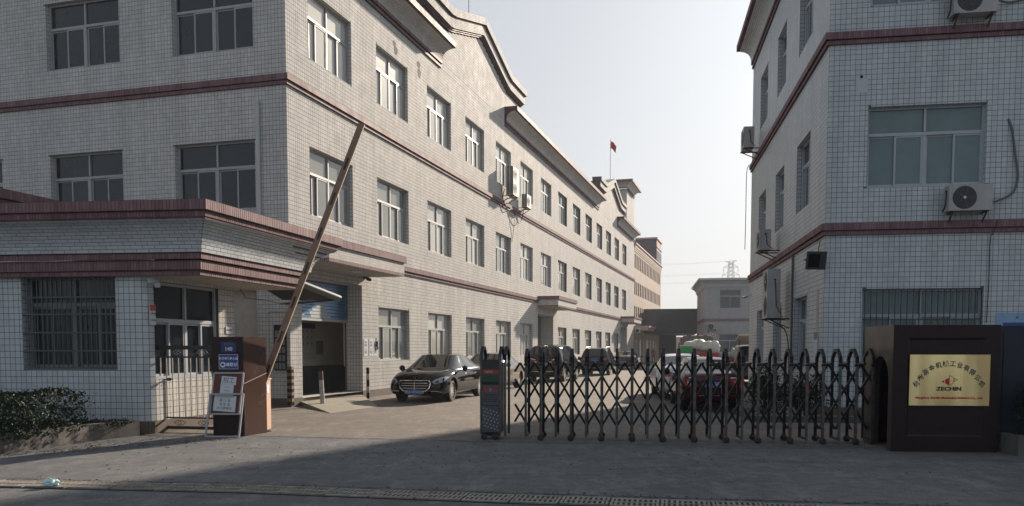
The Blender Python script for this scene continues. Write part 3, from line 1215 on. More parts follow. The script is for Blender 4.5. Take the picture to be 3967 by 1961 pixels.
b.build('roof', M['roofing'], off)
T = Tiles()
Tp = Tiles()
back = MB()
wall_tiles(T, FS, 0, 14.1, .2, 12.72, hS, off, 100, M['cool_tile'])
wall_tiles(T, FF, 0, 8.0, .2, 13.0, hF, off, 200, M['cool_tile'], pu=.119)
for h in hS:
    reveal_tiles(T, FS, h, .24)
for h in hF:
    reveal_tiles(T, FF, h, .22)
band(back, Tp, FS, 0, 14.1, 8.93, e0=1)
band(back, Tp, FF, 0, 8, 8.80 + .13, e0=1)
band(back, Tp, FS, 0, 14.1, 4.54, e0=1)
band(back, Tp, FF, 0, 8, 4.54, e0=1)
cornice(off, FS, 0, 14.1, T=T, Tp=Tp, back=back, ret0=1)
cornice(off, FF, 0, 8.0, T=T, Tp=Tp, back=back, ret0=1, tiles=False)
T.build('tile_field', M['cool_tile'], off)
Tp.build('band_tiles', M['purple_tile'], off)
back.build('moulding', [M['purple_flat'], M['grout']], off)
b = MB()
b.fbox(FS, (-.02, 14.1), (0, .195), (0, .02))
b.fbox(FF, (.0, 8), (0, .195), (0, .02))
b.build('plinth', M['plinth'], off)
for h in hS:
    sliding_window(off, FS, h[0], h[1], h[2], h[3], .19, 'side_glass', 'white_frame', upper=.62)
for h in hF:
    sliding_window(off, FF, h[0], h[1], h[2], h[3], .17, 'curtain_glass', 'white_frame', upper=.62)
b = MB()
u = .93
while u < 3.5:
    b.fbox(FF, (u, u + .018), (1.0, 2.98), (-.06, -.042))
    u += .135
for z in (1.15, 2.28):
    b.fbox(FF, (.88, 3.51), (z, z + .02), (-.066, -.036))
b.build('window_guard', M['ac_dark'], off)
# hole and stain in the front wall
b = MB()
p = [FF(.73 + .035 * math.cos(a), 7.91 + .035 * math.sin(a), .008) for a in [i * math.pi / 6 for i in range(12)]]
b.add(p, [tuple(range(12))])
b.build('pipe_hole', M['black_void'], off)
b = MB()
b.fbox(FF, (.62, .86), (7.55, 7.86), (.004, .0068))
b.build('mortar_patch', M['cool_tile'], off)
b = MB()
b.fbox(FS, (.52, .78), (2.05, 3.03), (.005, .012))
b.build('white_patch', M['soffit'], off)

# ------------------------------------------------------------------ guardhouse
gh = thing('guardhouse', 'low tiled guardhouse with a flared tile parapet over purple mouldings and a barred window', 'guardhouse', (-6.7, 15.4, 0))
G0 = Vector((-6.76, 15.33))
RC = 0.22                                   # rounded wall corner
GF = Frame(G0 + Vector((-.9925, .122)) * RC, -83.0, -1)      # street front, u to the left
GS = Frame(G0 + Vector((.242, .970)) * RC, 14.0)             # yard side, u away from the street
GT = 2.97
hGF = [(.38, 2.27, 1.20, GT - .02, .30)]
# window wall is interrupted; wall pieces: 0..(.0) window .0 -> 2.07, pier 2.2..2.65
hGS = [(-.005, 2.06, 1.02, 2.86, .14)]
b = MB()
wall_backing(b, GF, 0, 5.2, 0, GT, hGF, .3)
wall_backing(b, GS, 0, 2.65, 0, GT, hGS, .14)
cor = []
ctr = G0 + Vector((-.9925, .122)) * RC + Vector((.242, .970)) * RC
c0 = ctr
for k in range(7):
    a = k / 6
    d0 = Vector((-GF.N.x, -GF.N.y)) if False else Vector((GF.N.x, GF.N.y))
    d1 = Vector((GS.N.x, GS.N.y))
    d = (d0 * math.cos(a * math.pi / 2) + d1 * math.sin(a * math.pi / 2)).normalized()
    st = GF.O.xy
    en = GS.O.xy
    # quadratic bezier round the corner point
    p = st * (1 - a) ** 2 + G0 * 2 * a * (1 - a) + en * a * a
    cor.append(p)
for p, q in zip(cor[0::2][:-1], cor[0::2][1:]):
    b.quad((p.x, p.y, 0), (q.x, q.y, 0), (q.x, q.y, GT), (p.x, p.y, GT))
e = GS(2.65, 0)
b.quad(e, e + Vector((0, 0, GT)), GS(2.65, GT, -3.2), GS(2.65, 0, -3.2))
b.build('wall', M['grout'], gh)
T = Tiles()
Tp = Tiles()
back = MB()
PV = .119
wall_tiles(T, GF, 0, 5.2, .24, GT, hGF, gh, 200, M['cool_tile'], pu=.106, pv=PV, vphase=.24)
TW = Tiles()
wall_tiles(TW, GS, 0, 2.65, .24, GT, hGS, gh, 100, M['white_tile'], pu=.100, pv=PV, vphase=.24)
for p, q in zip(cor[0::2][:-1], cor[0::2][1:]):
    d = (q - p).normalized()
    nn = Vector((d.y, -d.x)) if Vector((d.y, -d.x)).dot(Vector((1, -1))) > 0 else Vector((-d.y, d.x))
    T.add((p.x, p.y, 0), (d.x, d.y, 0), (0, 0, 1), (nn.x, nn.y, 0), grid_rects(0, (q - p).length, .24, GT, .2, PV, .010, (), 0, False, .24), .005)
reveal_tiles(T, GF, hGF[0], .3)
tc_ = T
b = MB()
b.fbox(GF, (0, 5.2), (0, .235), (0, .018))
b.fbox(GS, (0, 2.65), (0, .235), (0, .018))
for p, q in zip(cor[:-1], cor[1:]):
    d = (q - p).normalized()
    nn = Vector((-d.y, d.x)) * -.018
    nn = nn if nn.dot(Vector((1, -1))) > 0 else -nn
    b.prism([(p.x, p.y, 0), (q.x, q.y, 0), (q.x + nn.x, q.y + nn.y, 0), (p.x + nn.x, p.y + nn.y, 0)], (0, 0, .235))
b.build('plinth', M['plinth'], gh)
TW.build('tile_field', M['white_tile'], gh)
# parapet: footprint and coping outlines (left end, near corner, far corner, back)
foot = [(-13.0, 15.98), (-5.66, 15.08), (-4.80, 18.75), (-8.5, 19.3)]
cope = [(-13.3, 15.43), (-5.30, 14.45), (-4.02, 19.75), (-8.5, 20.3)]
PROF = [(2.93, .0, 3.01, .0, 'p', 1, .06), (3.01, .0, 3.03, .04, 'n', 1, 1),
        (3.03, .10, 3.20, .10, 'p', 1, .06), (3.20, .10, 3.20, .17, 'n', 1, 1),
        (3.215, .19, 3.32, .19, 'p', 1, .06), (3.32, .19, 3.33, .26, 'n', 1, 1),
        (3.33, .26, 3.46, .30, 'w', 2, .235), (3.46, .30, 3.58, .38, 'w', 2, .235), (3.58, .38, 3.70, .50, 'w', 2, .235),
        (3.70, .50, 3.80, .66, 'w', 2, .235), (3.80, .66, 3.87, .86, 'w', 2, .235), (3.87, .86, 3.90, .86, 'n', 1, 1),
        (3.90, .88, 4.00, .90, 'p', 1, .06), (4.00, .92, 4.01, 1.0, 'n', 1, 1), (4.01, 1.0, 4.19, 1.0, 'p', 1, .068)]
TPB = Tiles()
TPC = Tiles()
run_profile(back, TPB, Tp, foot, cope, True, PROF[:-1])
run_profile(back, TPB, TPC, foot, cope, True, PROF[-1:])
TPB.build('brick_courses', M['cool_tile'], gh, 300, 'brick')
TPC.build('coping_courses', M['purple_tile'], gh, 300, 'coping_tile')
for zz0, ff0, zz1, ff1 in ((3.01, 0, 3.03, .10), (3.32, .19, 3.33, .26), (3.87, .86, 3.90, .88), (4.0, .9, 4.01, 1.0)):
    pass
back.cur = 0
top = [(p[0], p[1], 4.19) for p in cope] + [(-13.3, 20.9, 4.19)]
back.add(top, [tuple(range(5))])
T.build('tile_field', M['cool_tile'], gh)
# the large coping tiles over the street front, one by one
cm = None
cc = 0
keepV, keepF = [], []
back.build('moulding', [M['purple_flat'], M['grout']], gh)
Tp.build('band_tiles', M['purple_tile'], gh)
b = MB()
b.add([(p[0], p[1], 2.925) for p in foot] + [(-13.0, 19.9, 2.925)], [tuple(range(5))])
b.build('soffit', M['soffit'], gh)
sliding_window(gh, GF, hGF[0][0], hGF[0][1], 1.20, GT - .02, .24, 'dark_glass', 'frame_grey', upper=.52)
sliding_window(gh, GS, .0, 2.06, 1.02, 2.86, .10, 'dark_glass', 'white_frame', upper=.72)
b = MB()
b.fbox(GF, (.4, 2.25), (1.2, GT), (-.62, -.6))
b.build('dark_backing', M['black_void'], gh)
# bars over the street window: every bar a part
bar_m = MB()
bar_m.box((0, 0, .85), (.016, .016, 1.70))
bm_ = bar_m.mesh('window_bar', M['bar_grey'])
u = .40
while u < 2.27:
    link('window_bar', bm_, gh, GF.mat4(u, 1.22, -.03))
    u += .0985
bh = MB()
bh.box((0, 0, 0), (1.88, .02, .028))
bm_ = bh.mesh('window_bar', M['bar_grey'])
for z in (1.24, 1.56, 1.90, 2.24, 2.56):
    link('window_bar', bm_, gh, GF.mat4(1.325, z, -.018))
# pipe and dark opening between guardhouse and factory
b = MB()
b.tube([(-5.95, 18.2, 2.9), (-5.9, 18.4, 2.72), (-5.6, 18.8, 2.70), (-5.3, 20.2, 2.62), (-5.9, 22.3, 2.5)], .012, 6)
b.build('conduit', M['cable_tan'], gh)

# awning between guardhouse and factory
aw = thing('awning', 'dark folded awning with a pale front tube between guardhouse and shutter door', 'awning', (-4.9, 19.9, 2.8))
b = MB()
b.prism([(-4.95, 19.9, 3.12), (-4.38, 20.9, 2.84), (-6.1, 22.1, 2.92), (-6.2, 21.0, 3.1)], (0, 0, -.03))
b.build('awning_cloth', M['awning_grey'], aw)
b = MB()
b.cyl((-5.2, 19.5, 3.22), (-4.36, 20.95, 2.86), .085, 12)
b.build('roller_tube', M['tube_grey'], aw, True)
b = MB()
b.bar((-6.1, 21.9, 2.78), (-5.2, 20.6, 2.74), .05)
b.bar((-5.2, 20.6, 2.74), (-4.5, 20.9, 2.82), .05)
b.build('arm', M['iron_grey'], aw)

# downpipe on the factory front
dp = thing('downpipe', 'pale plastic downpipe on the shaded front of the factory', 'pipe', FB(.84, 4.6, .08))
b = MB()
b.cyl(FB(.84, 4.0, .08), FB(.84, 8.24, .08), .058, 14)
b.build('pipe', M['pvc'], dp, True)
for z in (5.3, 6.7, 8.2):
    b = MB()
    b.cyl(FB(.84, z, .08), FB(.84, z + .07, .08), .068, 14)
    b.build('pipe_joint', M['pvc'], dp, True)


# ------------------------------------------------------------------ small wall things
def board(name, label, cat, fr, u0, u1, v0, v1, m, n0=.008, t=.012):
    root = thing(name, label, cat, fr((u0 + u1) / 2, (v0 + v1) / 2, n0))
    b = MB()
    b.fbox(fr, (u0, u1), (v0, v1), (n0, n0 + t))
    b.build('board', M[m], root)
    return root, fr.mat4((u0 + u1) / 2, (v0 + v1) / 2, n0 + t)


GC = Frame((cor[4].x, cor[4].y), 10.0)
rt, mw = board('notice_sign', 'red and white prohibition notice on the guardhouse corner', 'sign', Frame(GS.O + Vector((0, 0, 0)), 14.0), -.17, .10 - .11 + .0, 2.04, 2.42, 'paper', .03)
b = MB()
b.box((0, -.003, .13), (.16, .004, .11))
link('header', b.mesh('header', M['sign_red']), rt, mw)
letter('进入现场须经许可', .026, M['paper'], rt, mw, 0, .13)
letter('禁止吸烟', .030, M['ink_black'], rt, mw, .03, .02)
letter('禁止拍照', .030, M['ink_black'], rt, mw, .03, -.10)
for z in (.02, -.10):
    b = MB()
    b.lathe((-.055, -.004, z), (0, 1, 0), [(.018, 0), (.023, 0)], 16)
    link('emblem', b.mesh('emblem', M['sign_red']), rt, mw)

rt, mw = board('office_plate', 'small white nameplate on the tiled pier beside the guardhouse window', 'sign', GS, 2.30, 2.54, 1.92, 2.07, 'paper', .008)
letter('综治办公室', .042, M['ink_black'], rt, mw, 0, 0)

for k, (u0, lab) in enumerate(((4.42, 'left one of three paper notices taped beside the shutter door'), (4.82, 'middle one of three paper notices taped beside the shutter door'), (5.14, 'right one of three paper notices, under a hanging black glove'))):
    rt, mw = board('paper_notice', lab, 'notice', FA, u0, u0 + .30, 1.36, 1.92, 'paper', .007, .004)
    for j, (z, hh_) in enumerate(((.17, .07), (.07, .09), (-.05, .03), (-.15, .10))):
        b = MB()
        b.box((0, -.002, z), (.18, .002, hh_))
        link('print', b.mesh('print', M['ink_grey']), rt, mw)
gl_ = thing('glove', 'black glove hanging by the window right of the paper notices', 'glove', FA(5.36, 1.72, .03))
b = MB()
b.tube([FA(5.34, 1.96, .02), FA(5.36, 1.86, .03)], .010)
b.box(FA(5.38, 1.76, .03), (.05, .05, .18))
b.tube([FA(5.40, 1.70, .04), FA(5.42, 1.58, .04)], .02)
b.tube([FA(5.38, 1.68, .04), FA(5.38, 1.56, .04)], .017)
b.build('body', M['ac_dark'], gl_)

# meter cabinet and box on the shaded front
rt, mw = board('notice_board', 'dark framed grid board on the shaded tiles behind the barrier arm', 'board', FB, .10, .48, 1.0, 2.25, 'black_void', .01, .03)
for k in range(5):
    for j in range(3):
        b = MB()
        b.box((-.11 + j * .11, -.003, -.5 + k * .22), (.085, .003, .17))
        link('card', b.mesh('card', M['ink_grey']), rt, mw)
co = thing('conduit_pipe', 'thin pale conduit running down the shaded tiles', 'pipe', FB(.68, 0, .03))
b = MB()
b.tube([FB(.68, .5, .03), FB(.68, 2.55, .03), FB(.62, 2.62, .03), FB(.1, 2.62, .03)], .014, 6)
b.build('pipe', M['pvc'], co, True)
# posters inside the garage
gp = Frame(FA(0, 0, -2.045), 16.2)
rt, mw = board('wall_poster', 'large printed poster on the back wall of the open garage', 'poster', gp, 3.62, 4.92, 1.25, 2.45, 'soffit', .01, .01)
b = MB()
b.box((0, -.003, .50), (1.3, .004, .18))
link('header', b.mesh('header', M['sign_navy']), rt, mw)
letter('安全生产', .14, M['paper'], rt, mw, 0, .50)
for k in range(3):
    for j in range(4):
        b = MB()
        b.box((-.42 + j * .28, -.003, .32 - k * .2), (.07, .003, .08))
        link('print', b.mesh('print', M['ink_grey']), rt, mw)
rt, mw = board('wall_notice', 'small square notice beside the poster inside the garage', 'notice', gp, 4.98, 5.45, 1.40, 1.86, 'ink_grey', .01, .01)

# canopy lamp
la = thing('ceiling_lamp', 'round shallow lamp under the canopy over the blue shutter', 'lamp', FA(2.55, 3.9, .75))
b = MB()
b.lathe(FA(2.55, 3.92, .75), (0, 0, -1), [(0.0, .07), (.12, .065), (.17, .03), (.18, 0)], 20)
b.build('lamp_cover', M['paper'], la, True)
b = MB()
b.cyl(FA(2.55, 3.93, .75), FA(2.55, 3.90, .75), .19, 20)
b.build('lamp_base', M['aluminium'], la, True)


def camera_box(label, fr, u, v, n=.0, m='paper'):
    r_ = thing('security_camera', label, 'security camera', fr(u, v, n))
    b = MB()
    b.bar(fr(u, v, n), fr(u, v - .05, n + .16), .05)
    b.box(fr(u, v, n + .01), (.1, .1, .12))
    b.build('bracket', M[m], r_)
    b = MB()
    b.bar(fr(u - .05, v - .08, n + .16), fr(u - .25, v - .13, n + .34), .09, .08)
    b.build('housing', M['ac_dark' if m != 'paper' else 'aluminium'], r_)
    return r_


camera_box('security camera under the canopy corner right of the blue shutter', FA, 4.5, 3.92, m='brown_tone')
camera_box('security camera under the guardhouse eave above the red notice', Frame(GS.O, 14.0), -.1, 2.88, .02)
camera_box('pale security camera at the far corner of the office wall', FS, 13.7, 3.75, .02)


# posts beside the garage
def post(label, p, h, w, mats, tilt=(0, 0)):
    r_ = thing('bollard', label, 'post', p)
    n = len(mats)
    for k, m_ in enumerate(mats):
        b = MB()
        a = Vector(p) + Vector((tilt[0] * k / n, tilt[1] * k / n, h * k / n))
        c_ = Vector(p) + Vector((tilt[0] * (k + 1) / n, tilt[1] * (k + 1) / n, h * (k + 1) / n))
        b.cyl(a, c_, w / 2, 12)
        b.build('segment', M[m_], r_, True)
    return r_


mat('old_white', (0.38, 0.37, 0.34), 0.7, var=0.35, noise=9)
mat('old_red', (0.09, 0.05, 0.045), 0.7, var=0.3, noise=9)
post('leaning white post with a worn red top at the left of the garage', (-5.22, 22.75, 0), .98, .13, ['old_white', 'old_white', 'old_white', 'old_red'], (-.06, .02))
post('worn grey and black post at the right of the garage', (-4.60, 26.35, 0), 1.0, .10, ['gate_black', 'old_white', 'gate_black', 'old_white', 'gate_black'])
gsx = thing('corner_guard', 'black and yellow striped rubber guard on the building corner', 'corner guard', (CA[0], CA[1], 0))
for k in range(12):
    b = MB()
    z0 = .06 + k * .088
    nrm = FA.N * .02
    b.fbox(FA, (0.0, .12), (z0, z0 + .088), (.006, .03))
    b.fbox(FB, (0.0, .10), (z0, z0 + .088), (.006, .03))
    b.build('stripe', M['yellow' if k % 2 else 'gate_black'], gsx)

# ramp in front of the garage
rmp = MB()
P4 = [Vector(FA(.5, .0, .0)), Vector((-4.49, 20.35, 0)), Vector((-3.69, 22.64, 0)), Vector(FA(4.33, 0, 0))]
hts = [.13, .012, .012, .10]
rmp.add([(p.x, p.y, h) for p, h in zip(P4, hts)] + [(p.x, p.y, 0) for p in P4], [(0, 1, 2, 3), (0, 4, 5, 1), (1, 5, 6, 2), (2, 6, 7, 3)])
rmp.fbox(FA, (.37, 7.04), (0.0, .118), (-2.04, -.645))
rmp.fbox(FA, (.63, 4.32), (0.0, .116), (-.645, -.002))
rmp.build('concrete_ramp', M['ramp_concrete'], None, kind='structure')

# ------------------------------------------------------------------ planter and hedge (left)
pk = thing('planter_kerb', 'low stained concrete kerb of the hedge bed', 'kerb', (-7.2, 14.0, 0))  # stain streaks, over a base colour lowered to stand for shade
b = MB()
pts = [(-6.86, 15.16), (-7.30, 14.2), (-7.72, 12.5), (-8.6, 11.0), (-10.5, 9.9)]
for (x0, y0), (x1, y1) in zip(pts[:-1], pts[1:]):
    d = Vector((x1 - x0, y1 - y0)).normalized()
    n_ = Vector((-d.y, d.x)) if Vector((-d.y, d.x)).x < 0 else Vector((d.y, -d.x))
    q = [(x0, y0), (x1, y1), (x1 + n_.x * .16, y1 + n_.y * .16), (x0 + n_.x * .16, y0 + n_.y * .16)]
    b.prism([(x, y, 0) for x, y in q], (0, 0, .29))
b.build('kerb', M['kerb_concrete'], pk)
flat('planting_soil', [(-6.95, 15.2), (-7.42, 14.2), (-7.84, 12.5), (-8.7, 11.1), (-10.6, 10.0), (-13, 11), (-13, 16)], .20, M['soil'])


def leaf_cloud(rnd, n, fn, size, flat_=0.5):
    """n leaf quads; fn() gives a point and an outward direction"""
    V = np.zeros((n * 4, 3), np.float32)
    for i in range(n):
        p, o = fn()
        up = Vector((rnd.gauss(0, 1), rnd.gauss(0, 1), rnd.gauss(0.3, 1)))
        nrm = (o * (1.2 - flat_) + up * flat_).normalized()
        t = nrm.cross(Vector((rnd.gauss(0, 1), rnd.gauss(0, 1), rnd.gauss(0, 1)))).normalized()
        s_ = nrm.cross(t)
        L_ = size * rnd.uniform(.6, 1.3)
        w_ = L_ * rnd.uniform(.38, .55)
        bend = nrm * L_ * .12
        V[i * 4:i * 4 + 4] = [p - t * L_ * .5, p + s_ * w_ * .5 + bend, p + t * L_ * .5, p - s_ * w_ * .5 + bend]
    F = np.arange(n * 4).reshape(n, 4)
    return V, F


def shrub(name, label, cat, c, rad, n, size, m='leaf', seed=1, group=None, boxy=False, stems=5):
    rnd = random.Random(seed)
    root = thing(name, label, cat, (c[0], c[1], c[2]), group=group)
    lumps = [(Vector((rnd.uniform(-.7, .7) * rad[0], rnd.uniform(-.7, .7) * rad[1], rnd.uniform(.35, .8) * rad[2])), rnd.uniform(.30, .55)) for _ in range(12)]

    def fn():
        if boxy:
            x, y, z = rnd.uniform(-1, 1), rnd.uniform(-1, 1), rnd.uniform(.05, 1)
            k = rnd.choice('xyzzy')
            j = 1 + .12 * math.sin(7 * x + 3 * y) + rnd.gauss(0, .05)
            if rnd.random() < .7:
                if k == 'x':
                    x = math.copysign(1, x) * j
                elif k == 'y':
                    y = math.copysign(1, y) * j
                else:
                    z = 1 * (j * .5 + .5) + rnd.gauss(0, .03)
            p = Vector((x * rad[0], y * rad[1], z * rad[2]))
            o = Vector((x ** 3, y ** 3, (z - .3) ** 1)).normalized()
            return Vector(c) + p, o
        l, r_ = rnd.choice(lumps)
        d = Vector((rnd.gauss(0, 1), rnd.gauss(0, 1), rnd.gauss(0, 1))).normalized()
        q = r_ * (rnd.random() ** .25)
        p = l + Vector((d.x * q * rad[0], d.y * q * rad[1], d.z * q * rad[2] * .9))
        p.z = max(p.z, .03)
        return Vector(c) + p, d
    V, F = leaf_cloud(rnd, n, fn, size)
    link('foliage', np_mesh('foliage', V, F, M[m]), root, None, 'stuff')
    b = MB()
    for k in range(stems):
        a = rnd.uniform(0, 6.28)
        b.tube([Vector(c) + Vector((rnd.uniform(-.3, .3) * rad[0], rnd.uniform(-.3, .3) * rad[1], 0)), Vector(c) + Vector((math.cos(a) * rad[0] * .5, math.sin(a) * rad[1] * .5, rad[2] * .75))], .012, 5)
    b.build('stem', M['twig'], root)
    return root


shrub('hedge', 'dark clipped hedge with broad glossy leaves in the bed by the guardhouse', 'hedge', (-9.0, 13.35, .19), (1.55, .95, .66), 13000, .070, seed=3, boxy=True)
shrub('ground_plant', 'low dark ground plants between the hedge and the guardhouse corner', 'plant', (-7.35, 14.75, .2), (.50, .35, .13), 900, .05, seed=4)

# ------------------------------------------------------------------ left gate pillar with its signs
lp = thing('gate_pillar', 'square red granite gate pillar carrying two blue signs', 'pillar', (-5.1, 15.35, 0))
b = MB()
P = [(-5.46, 15.04), (-4.88, 15.02), (-4.66, 15.66), (-5.26, 15.70)]
H1 = 1.815
mats_ = [M['dark_granite'], M['red_granite_lit']]  # one stone: shaded faces coloured near black, sunlit side coloured red-brown
vs = [(x, y, 0) for x, y in P] + [(x, y, H1) for x, y in P]
b.add(vs, [(0, 1, 5, 4), (2, 3, 7, 6), (3, 0, 4, 7), (4, 5, 6, 7)])
b.cur = 1
b.add(vs, [(1, 2, 6, 5)])
b.build('shaft', mats_, lp)
fp = Frame(P[0], 90 - math.degrees(math.atan2(P[1][1] - P[0][1], P[1][0] - P[0][0])))
rt, mw = board('house_number_plate', 'dark blue house number plate reading 140 on the red granite pillar', 'sign', fp, .175, .455, 1.53, 1.725, 'sign_navy', .004, .006)
letter('140', .095, M['paper'], rt, mw, 0, -.035, bold=.003)
letter('无 沙 村', .048, M['ink_grey'], rt, mw, 0, .052)
rt, mw = board('visitor_sign', 'bright blue sign telling visiting cars and people to register', 'sign', fp, .13, .49, 1.225, 1.50, 'sign_blue', .004, .008)
letter('外来车辆和人员', .050, M['white_paint'], rt, mw, 0, .055, bold=.0012, sx=.98)
letter('请登记', .072, M['white_paint'], rt, mw, .055, -.055, bold=.0012)
b = MB()
for (x, z, w, h) in ((0, .131, .345, .005), (0, -.131, .345, .005), (-.172, 0, .005, .262), (.172, 0, .005, .262)):
    b.box((x, -.002, z), (w, .003, h))
link('border', b.mesh('border', M['white_paint']), rt, mw)
b = MB()
b.lathe((-.105, -.001, -.055), (0, -1, 0), [(0, .002), (.048, .002), (.05, 0)], 20)
link('emblem', b.mesh('emblem', M['white_paint']), rt, mw)
b = MB()
b.box((-.105, -.005, -.058), (.056, .002, .022)).box((-.105, -.005, -.038), (.036, .002, .018))
b.box((-.124, -.005, -.073), (.012, .002, .012)).box((-.086, -.005, -.073), (.012, .002, .012))
link('emblem', b.mesh('emblem', M['ink_black']), rt, mw)

# recruitment board leaning on the pillar
ab = thing('leaning_board', 'aluminium framed notice board leaning against the red granite pillar', 'notice board', (-5.35, 14.85, 0))


def lean(x, y, z):      # point on the leaning plane; y runs up the board
    return Vector((x - .09 * (1 - y / 1.16), 14.93 - .0 + .085 * (y / 1.16) - .09 * (1 - y / 1.16) - z, y))


def frame_loop(x0, x1, z0, z1, w, n, parent, name):
    for a, c in (((x0, z0), (x0, z1)), ((x1, z0), (x1, z1)), ((x0, z0), (x1, z0)), ((x0, z1), (x1, z1))):
        b = MB()
        b.bar(lean(a[0], a[1], n), lean(c[0], c[1], n), w, w)
        b.build(name, M['aluminium'], parent)


frame_loop(-5.41, -4.88, .42, 1.16, .028, .0, ab, 'frame_bar')
frame_loop(-5.43, -4.83, .02, .78, .030, .035, ab, 'leg_bar')
b = MB()
b.prism([lean(-5.40, .43, -.004), lean(-4.89, .43, -.004), lean(-4.89, 1.15, -.004), lean(-5.40, 1.15, -.004)], (0, .012, 0))
b.build('panel', M['maroon'], ab)


def lean_mat(x, y, n):
    p = lean(x, y, n)
    zz = (lean(x, y + .1, 0) - lean(x, y, 0)).normalized()
    xx = Vector((1, 0, 0))
    xx = (xx - zz * xx.dot(zz)).normalized()
    yy = zz.cross(xx)
    return Matrix(((xx.x, yy.x, zz.x, p.x), (xx.y, yy.y, zz.y, p.y), (xx.z, yy.z, zz.z, p.z), (0, 0, 0, 1)))


for (x, y, w, h, txts) in ((-5.13, 1.02, .27, .15, (('招工', .105, 0),)), (-5.15, .84, .24, .25, (('车工 铣工', .03, .06), ('待遇面议', .03, 0), ('电话联系', .03, -.06))),
                           (-5.16, .61, .40, .29, (('进入厂区人员须', .024, .105), ('戴 口 罩', .056, .05), ('测 体 温', .056, -.02), ('出示健康码', .056, -.09)))):
    mw = lean_mat(x, y, .004)
    b = MB()
    b.box((0, 0, 0), (w, .003, h))
    sh_ = link('paper_sheet', b.mesh('paper_sheet', M['paper']), ab, mw)
    for t_, s_, dz in txts:
        letter(t_, s_, M['ink_black' if s_ > .04 else 'ink_grey'], sh_, mw, 0, dz)
rp = thing('rope', 'pale cord tied round the red granite pillar', 'rope', (-4.75, 15.3, 1.0))
b = MB()
b.tube([(-4.98, 14.99, .93), (-4.87, 15.005, .965), (-4.655, 15.67, 1.14)], .006, 6)
b.build('cord', M['rope'], rp)

# barrier
bc = thing('barrier_cabinet', 'salmon coloured barrier cabinet half hidden behind the granite pillar', 'barrier', (-4.92, 16.1, 0))
b = MB()
b.box((-4.93, 16.1, .50), (.34, .34, 1.0))
b.box((-4.93, 16.1, 1.01), (.37, .37, .03))
b.build('cabinet', M['salmon'], bc)
b = MB()
b.box((-4.90, 16.1, .012), (.5, .5, .03))
b.build('base_plate', M['kerb_concrete'], bc)
b = MB()
b.box((-4.757, 16.08, .82), (.004, .14, .16))
b.build('sticker', M['paper'], bc)
bo = thing('barrier_boom', 'raised brown barrier arm with black slots, pointing up over the guardhouse roof', 'barrier arm', (-4.78, 15.86, .98))
A0 = Vector((-4.80, 15.86, .90))
A1 = Vector((-2.82, 15.78, 5.82))
b = MB()
b.bar(A0, A1, .115, .04, up=(0, 1, 0))
b.build('arm', M['boom_brown'], bo)
dA = (A1 - A0).normalized()
sideA = Vector((dA.z, 0, -dA.x))
b = MB()
b.bar(A0 + sideA * .060, A1 + sideA * .060, .006, .042, up=(0, 1, 0))  # paler strip puts the arm's sunlit edge into colour
b.build('edge_strip', M['boom_lit_edge'], bo)
for k in range(7):
    p = A0 + dA * (.18 + k * .70)
    b = MB()
    b.bar(p + Vector((0, -.021, 0)), p + dA * .24 + Vector((0, -.021, 0)), .036, .003, up=(0, 1, 0))
    b.build('slot', M['ink_black'], bo)
b = MB()
b.cyl(A0 + Vector((0, .1, .05)), A0 + Vector((0, -.03, .05)), .05, 12)
b.build('pivot', M['iron_grey'], bo, True)

# ------------------------------------------------------------------ small iron gate
pg = thing('iron_gate', 'small iron side gate with vertical bars and diamond ornaments', 'gate', (-6.75, 15.75, 0))
ga, gb = Vector((-6.79, 15.86, 0)), Vector((-5.50, 15.60, 0))
gd_ = (gb - ga).normalized()
zv = Vector((0, 0, 1))
b = MB()
b.bar(ga + zv * .06, ga + zv * 1.70, .055)
b.build('gate_post', M['iron_grey'], pg)
for z, w in ((1.62, .075), (1.44, .03), (.28, .03), (.09, .06)):
    b = MB()
    b.bar(ga + zv * z, gb + zv * z, .03, w)
    b.build('rail', M['iron_grey'], pg)
for k in range(10):
    p = ga + gd_ * (.05 + k * .127)
    b = MB()
    b.bar(p + zv * .28, p + zv * (1.44 if k % 5 != 1 else 1.44), .018)
    b.build('gate_bar', M['iron_bar'], pg)
for k in range(2):
    for q in (0, .07):
        c_ = ga + gd_ * (.40 + k * .50 + q) + zv * .185
        b = MB()
        pts = [c_ + gd_ * (.085 * math.cos(a)) + zv * (.055 * math.sin(a)) for a in (0, math.pi / 2, math.pi, 1.5 * math.pi, 2 * math.pi)]
        b.tube(pts, .006, 5)
        b.build('ornament', M['iron_grey'], pg)
        c_ = c_ + zv * 1.345
        b = MB()
        b.tube([p + zv * 1.345 for p in pts], .005, 5)
        b.build('ornament', M['iron_bar'], pg)
b = MB()
b.bar(ga + gd_ * -.10 + zv * 1.015 + Vector((0, -.03, 0)), ga + gd_ * .32 + zv * 1.015 + Vector((0, -.03, 0)), .02)
b.cyl(ga + gd_ * -.02 + zv * 1.015 + Vector((0, -.05, 0)), ga + gd_ * .04 + zv * 1.015 + Vector((0, -.05, 0)), .035, 10)
b.cyl(ga + gd_ * .22 + zv * 1.015 + Vector((0, -.05, 0)), ga + gd_ * .28 + zv * 1.015 + Vector((0, -.05, 0)), .03, 10)
b.build('bolt', M['ac_dark'], pg)
b = MB()
b.lathe(ga + gd_ * .16 + zv * .95 + Vector((0, -.04, 0)), (0, 1, 0), [(.028, 0), (.034, .004), (.028, .008)], 14)
b.build('padlock_ring', M['steel'], pg)

